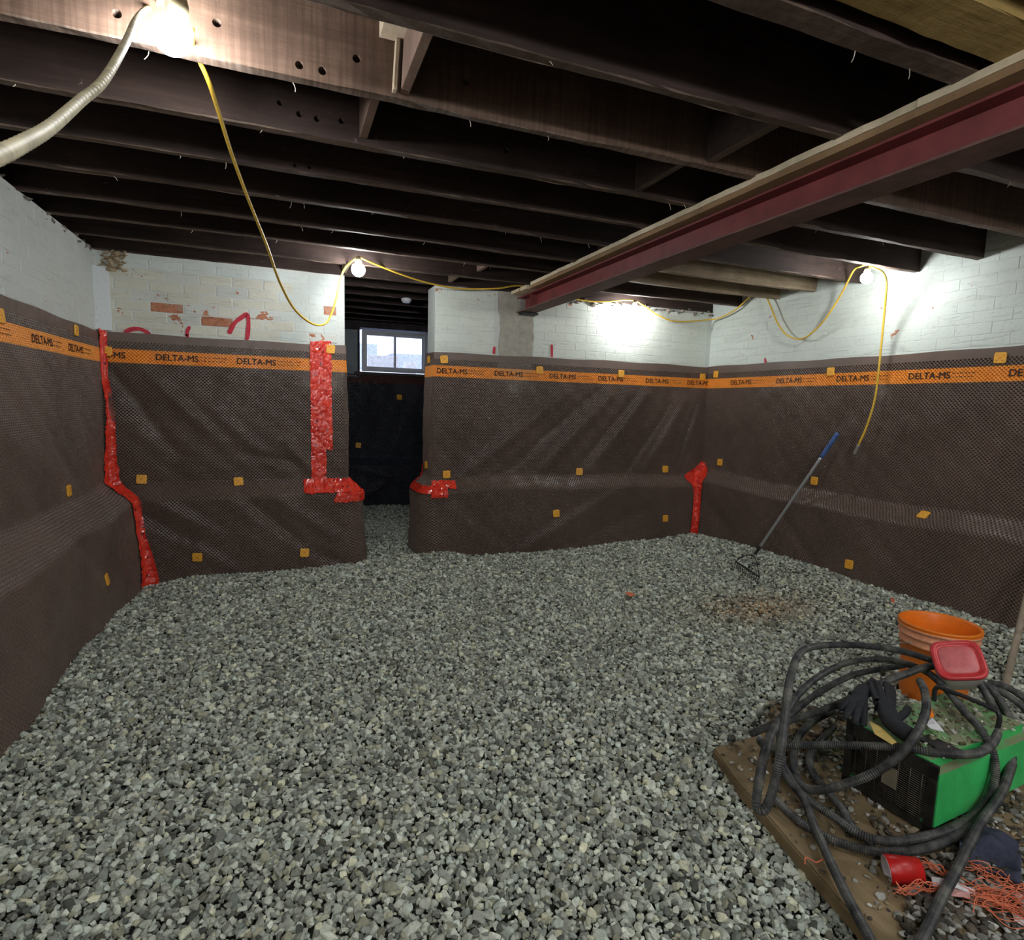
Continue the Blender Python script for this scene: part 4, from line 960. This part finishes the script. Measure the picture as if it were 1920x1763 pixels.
# ------------------------------------------------------------------ gloves
def glove(name, W, palm, fingers, thumb, cuff, label):
    """chains of world points with radii; skinned as one surface"""
    bm = bmesh.new(); sk = bm.verts.layers.skin.verify(); V = {}
    def add(p, r, prev=None):
        v = bm.verts.new(p); v[sk].radius = (r, r*.8) if not hasattr(r, '__len__') else r
        if prev: bm.edges.new((prev, v))
        return v
    root = add(palm, .034); root[sk].use_root = True
    c = root
    for p, r in cuff: c = add(p, r, c)
    for ch in fingers+[thumb]:
        c = root
        for p, r in ch: c = add(p, r, c)
    me = bpy.data.meshes.new(name); bm.to_mesh(me); bm.free(); o = bpy.data.objects.new(name, me); COL.objects.link(o)
    m = o.modifiers.new('k', 'SKIN'); m.use_smooth_shade = True; m = o.modifiers.new('s', 'SUBSURF'); m.levels = m.render_levels = 2
    dg = bpy.context.evaluated_depsgraph_get(); me2 = bpy.data.meshes.new_from_object(o.evaluated_get(dg)); o.modifiers.clear(); o.data = me2; me2.materials.append(GLOVE)
    tag(o, label, 'glove', 'black work gloves on the heater'); return o
def gp(cx, cy, z): return tuple(hit(1300+cx/2.66, 1100+cy/2.66, 2, z))   # point on a level plane
glove('work_glove', None, gp(830, 535, .325), [
    [(gp(775, 575, .328), .015), (gp(745, 598, .318), .0125), (gp(728, 620, .30), .0115)],
    [(gp(795, 590, .325), .0155), (gp(770, 630, .315), .013), (gp(752, 662, .295), .0115)],
    [(gp(825, 600, .320), .0155), (gp(812, 650, .310), .013), (gp(803, 692, .285), .012)],
    [(gp(850, 600, .315), .015), (gp(850, 650, .300), .012), (gp(846, 700, .28), .011)]],
    [(gp(855, 500, .335), .014), (gp(885, 475, .34), .0125), (gp(900, 465, .335), .0115)],
    [(gp(860, 520, .33), .03), (gp(890, 545, .322), .028)], 'black work glove with fingers hanging over the heater grille edge')
glove('work_glove', None, gp(960, 640, .325), [
    [(gp(915, 560, .335), .0155), (gp(893, 510, .345), .013), (gp(885, 478, .35), .0115)],
    [(gp(945, 560, .340), .0155), (gp(925, 500, .352), .013), (gp(910, 470, .355), .0115)],
    [(gp(975, 570, .340), .015), (gp(970, 510, .352), .013), (gp(958, 478, .355), .0115)],
    [(gp(990, 590, .335), .014), (gp(995, 530, .345), .012), (gp(988, 492, .35), .0105)]],
    [(gp(1020, 660, .325), .016), (gp(1060, 630, .33), .0135), (gp(1075, 600, .335), .012)],
    [(gp(1010, 700, .318), .032), (gp(1070, 735, .315), .031), (gp(1110, 765, .318), .034)], 'black work glove with fingers pointing up beside its mate on the heater')

# ------------------------------------------------------------------ ribbed hose
def hz(lst): return [np.array(hit(1300+x/2.66, 1100+y/2.66, 2, z)) for x, y, z in lst]
runs = [
 hz([(1500, 610, .30), (1420, 480, .33), (1300, 410, .34), (1170, 362, .36), (1050, 325, .38), (900, 300, .39), (740, 290, .39), (600, 300, .40), (530, 335, .42), (490, 430, .43), (470, 540, .43), (455, 680, .40), (435, 830, .36), (412, 950, .30), (385, 1050, .26), (355, 1115, .235), (322, 1110, .23), (315, 1060, .25), (335, 930, .29), (362, 810, .30), (395, 720, .28), (450, 640, .25), (540, 520, .22), (640, 440, .21), (770, 380, .22), (930, 362, .26), (1060, 385, .30), (1170, 430, .32), (1260, 510, .325), (1340, 610, .32), (1430, 710, .31), (1490, 820, .26), (1505, 930, .20), (1480, 1040, .14), (1400, 1140, .10), (1280, 1210, .085), (1120, 1255, .08), (960, 1270, .08), (820, 1230, .08), (700, 1150, .08), (570, 1060, .08), (470, 960, .08), (430, 870, .09), (430, 790, .10), (450, 700, .11), (520, 610, .12), (640, 520, .13), (800, 440, .15), (950, 410, .18), (1060, 390, .24)]),
 hz([(288, 735, .16), (400, 690, .18), (560, 645, .22), (740, 580, .27), (900, 500, .31), (1050, 440, .335), (1180, 398, .345), (1260, 420, .33), (1380, 470, .31), (1470, 500, .30), (1560, 620, .27), (1590, 760, .22), (1575, 900, .17), (1520, 1040, .13), (1430, 1160, .10), (1300, 1250, .075), (1140, 1310, .07), (960, 1325, .07), (800, 1300, .07), (640, 1240, .07), (500, 1150, .07), (395, 1045, .08)]),
 hz([(330, 770, .09), (360, 800, .14), (420, 800, .19), (480, 792, .21), (700, 790, .24), (900, 796, .27), (1060, 805, .29), (1200, 828, .295), (1350, 838, .29), (1440, 822, .29), (1500, 770, .28), (1530, 690, .27)]),
 hz([(1130, 470, .34), (1155, 530, .36), (1160, 620, .36), (1110, 740, .345), (1020, 850, .30), (880, 940, .25), (740, 990, .18), (640, 1015, .12), (560, 1005, .09), (515, 950, .08), (500, 850, .08), (525, 750, .09), (600, 670, .10), (700, 620, .12)]),
 hz([(700, 700, .07), (620, 790, .07), (580, 860, .07), (600, 940, .07), (660, 1010, .07), (740, 1110, .07), (800, 1210, .07), (900, 1280, .07)]),
 hz([(430, 700, .10), (440, 860, .09), (500, 980, .08), (560, 1080, .08), (600, 1190, .08), (650, 1300, .08), (710, 1430, .08), (780, 1570, .08), (860, 1720, .08), (960, 1900, .08), (1060, 2060, .08)]),
 hz([(1590, 780, .215), (1585, 880, .19), (1550, 1000, .165), (1500, 1090, .145), (1440, 1170, .13), (1380, 1280, .11), (1310, 1420, .10), (1240, 1550, .09), (1170, 1700, .09), (1100, 1840, .09), (1020, 2000, .09)]),
 hz([(1470, 500, .26), (1560, 540, .20), (1650, 610, .14), (1720, 700, .08)]),
 hz([(1480, 480, .20), (1560, 500, .16), (1650, 560, .10), (1760, 640, .06)]),
 hz([(1520, 560, .27), (1580, 680, .24), (1600, 820, .19), (1570, 950, .15), (1520, 1060, .12), (1430, 1180, .09), (1330, 1290, .06)]),
]
hr = []
for k, P in enumerate(runs):
    P = resample(catmull(np.array(P), 12), .0032); n = len(P); rad = .0124+.0013*np.where(np.arange(n) % 2, 1, -1); rad[:3] = .0125
    hr.append((P, rad, 10))
o = link('ribbed_hose', tubes('ribbed_hose', hr, False), HOSE); tag(o, 'dusty black ribbed hose coiled loosely over the green heater', 'hose')

# ------------------------------------------------------------------ debris in the lower right corner
cp = empty('plastic_cup', (0, 0, 0)); a3 = hit(1662, 1630, 2, .075); b3 = hit(1712, 1632, 2, .085); dirv = Vector(b3-a3).normalized()
cp.location = tuple(a3); cp.rotation_euler = dirv.to_track_quat('Z', 'Y').to_euler(); tag(cp, 'small red plastic cup lying on its side below the hose coil', 'cup')
link('cup_wall', lathe('cup_wall', [(.036, 0), (.037, .003), (.031, .085), (.0001, .086), (.0001, .083), (.029, .082), (.0345, .003)], 28), CUPR, cp)
link('cup_lining', lathe('cup_lining', [(.0352, -.001), (.034, .002), (.029, .078), (.0001, .079)], 28), CUPW, cp)
def scrap(pxs, z, mt, label, cat='scrap', name='plastic_scrap'):
    P = [hit(x, y, 2, z+random.uniform(0, .006)) for x, y in pxs]; bm = bmesh.new(); c = np.mean(P, 0)
    a = [bm.verts.new(p) for p in P]; b = [bm.verts.new(p-np.array([0, 0, .0015])) for p in P]; t = bm.verts.new(c+[0, 0, .006]); n = len(P)
    for i in range(n): bm.faces.new([a[i], a[(i+1) % n], t]); bm.faces.new([a[(i+1) % n], a[i], b[i], b[(i+1) % n]])
    bm.faces.new(b[::-1]); bmesh.ops.recalc_face_normals(bm, faces=bm.faces); return tag(link(name, bm2me(name, bm), mt), label, cat)
scrap([(1746, 1644), (1775, 1648), (1828, 1668), (1829, 1678), (1790, 1664), (1749, 1660)], .075, PAPER, 'white folded plastic strip behind the lower right hose')
scrap([(1780, 1664), (1818, 1674), (1820, 1684), (1784, 1680)], .07, PINK, 'pinkish scrap tucked under the white plastic strip')
scrap([(1905, 1670), (1918, 1680), (1912, 1690), (1903, 1682)], .07, PAPER, 'tiny white scrap at the right edge among orange twine')
scrap([(1898, 1712), (1920, 1722), (1925, 1740), (1902, 1726)], .06, PAPER, 'white scrap at the bottom right under the orange twine')
scrap([(1748, 1345), (1768, 1368), (1770, 1372), (1745, 1366), (1736, 1358)], .31, PAPER, 'white and orange scrap lying on top of the heater')
scrap([(1738, 1322), (1746, 1326), (1752, 1344), (1742, 1346)], .31, ORANGE, 'orange scrap on top of the heater beside the white one')
scrap([(1630, 1352), (1650, 1362), (1682, 1392), (1672, 1396), (1640, 1376)], .30, simple('yellow_scrap', (.62, .45, .12)), 'yellow label strip on the heater edge under the gloves')
scrap([(1172, 1110), (1184, 1111), (1192, 1116), (1180, 1119)], .025, FIBRE, 'tiny red scrap lying on the gravel in mid room')
scrap([(1670, 1120), (1677, 1122), (1678, 1130), (1671, 1129)], .13, FIBRE, 'tiny red scrap on the gravel near the bucket')
# cloth
S1 = []; n = 26
c0 = hit(1862, 1590, 2, .09); gxx, gyy = np.meshgrid(np.linspace(-.10, .12, n), np.linspace(-.06, .075, n))
zc = .085+.03*np.sin(gxx*31+gyy*9)*np.cos(gyy*36)+.015*np.sin(gxx*70+1)-.35*(gxx**2+gyy**2)*3
i, j = np.meshgrid(np.arange(n-1), np.arange(n-1)); q = (j*n+i).ravel()
ca, sa = math.cos(.5), math.sin(.5)
me = npmesh('dark_cloth', np.stack([c0[0]+gxx.ravel()*ca-gyy.ravel()*sa, c0[1]+gxx.ravel()*sa+gyy.ravel()*ca, zc.ravel()], 1), [np.stack([q, q+1, q+n+1, q+n], 1)], True)
o = link('dark_cloth', me, CLOTH); sd = o.modifiers.new('t', 'SOLIDIFY'); sd.thickness = .004; tag(o, 'crumpled dark blue cloth at the right edge below the heater', 'cloth')
# orange twine
rt_ = []; rr = random.Random(5)
def strand(px0, px1, wob=.02, r_=.0012):
    a = np.array(hit(*px0, 2, .075)); b = np.array(hit(*px1, 2, .075)); P = [a+(b-a)*t+np.array([rr.uniform(-wob, wob), rr.uniform(-wob, wob), rr.uniform(-.012, .02)]) for t in np.linspace(0, 1, 6)]
    rt_.append((resample(catmull(P, 6), .006), r_, 5))
for k in range(34): strand((1820+rr.uniform(-15, 25), 1675+rr.uniform(-22, 25)), (1930+rr.uniform(0, 30), 1710+rr.uniform(-35, 30)))
for k in range(10): strand((1680+rr.uniform(-8, 8), 1668+rr.uniform(-4, 6)), (1760+rr.uniform(-10, 20), 1668+rr.uniform(-8, 8)), .008)
for k in range(8): strand((1715+rr.uniform(-5, 10), 1615+rr.uniform(-5, 8)), (1775+rr.uniform(-8, 8), 1642+rr.uniform(-6, 6)), .008)
for k in range(9): strand((1810+rr.uniform(-8, 8), 1622+rr.uniform(-4, 6)), (1900+rr.uniform(-10, 20), 1670+rr.uniform(-25, 18)), .015)
strand((1505, 1622), (1545, 1606), .006, .002)
o = link('orange_twine', tubes('orange_twine', rt_), FIBRE); tag(o, 'frayed orange twine tangled among stones at the lower right', 'twine', kind='stuff')
pts = []; sz = []
for k in range(700):
    p = hit(random.uniform(1700, 1960), random.uniform(1600, 1800), 2, .05); s_ = random.uniform(.006, .017); pts.append((p[0], p[1], .05+s_*.5)); sz.append(s_)
loose('gravel_debris', pts, sz, None, [(.55, .55, .48), (.18, .15, .11), (.7, .7, .64), (.10, .09, .07)], 'heaped stones and dark dirt in the lower right corner', 'debris')
# container pose: lid faces the viewer and the left
zc_ = Vector(-FW*.62+UP*.60-RT*.42).normalized(); ct.scale = (.80, .80, .95)
lc = Vector(hit(1797, 1237, 2, .425)); ct.location = lc-zc_*.094*.95; ct.rotation_euler = (zc_.to_track_quat('Z', 'Y') @ Matrix.Rotation(.35, 3, 'Z').to_quaternion()).to_euler()
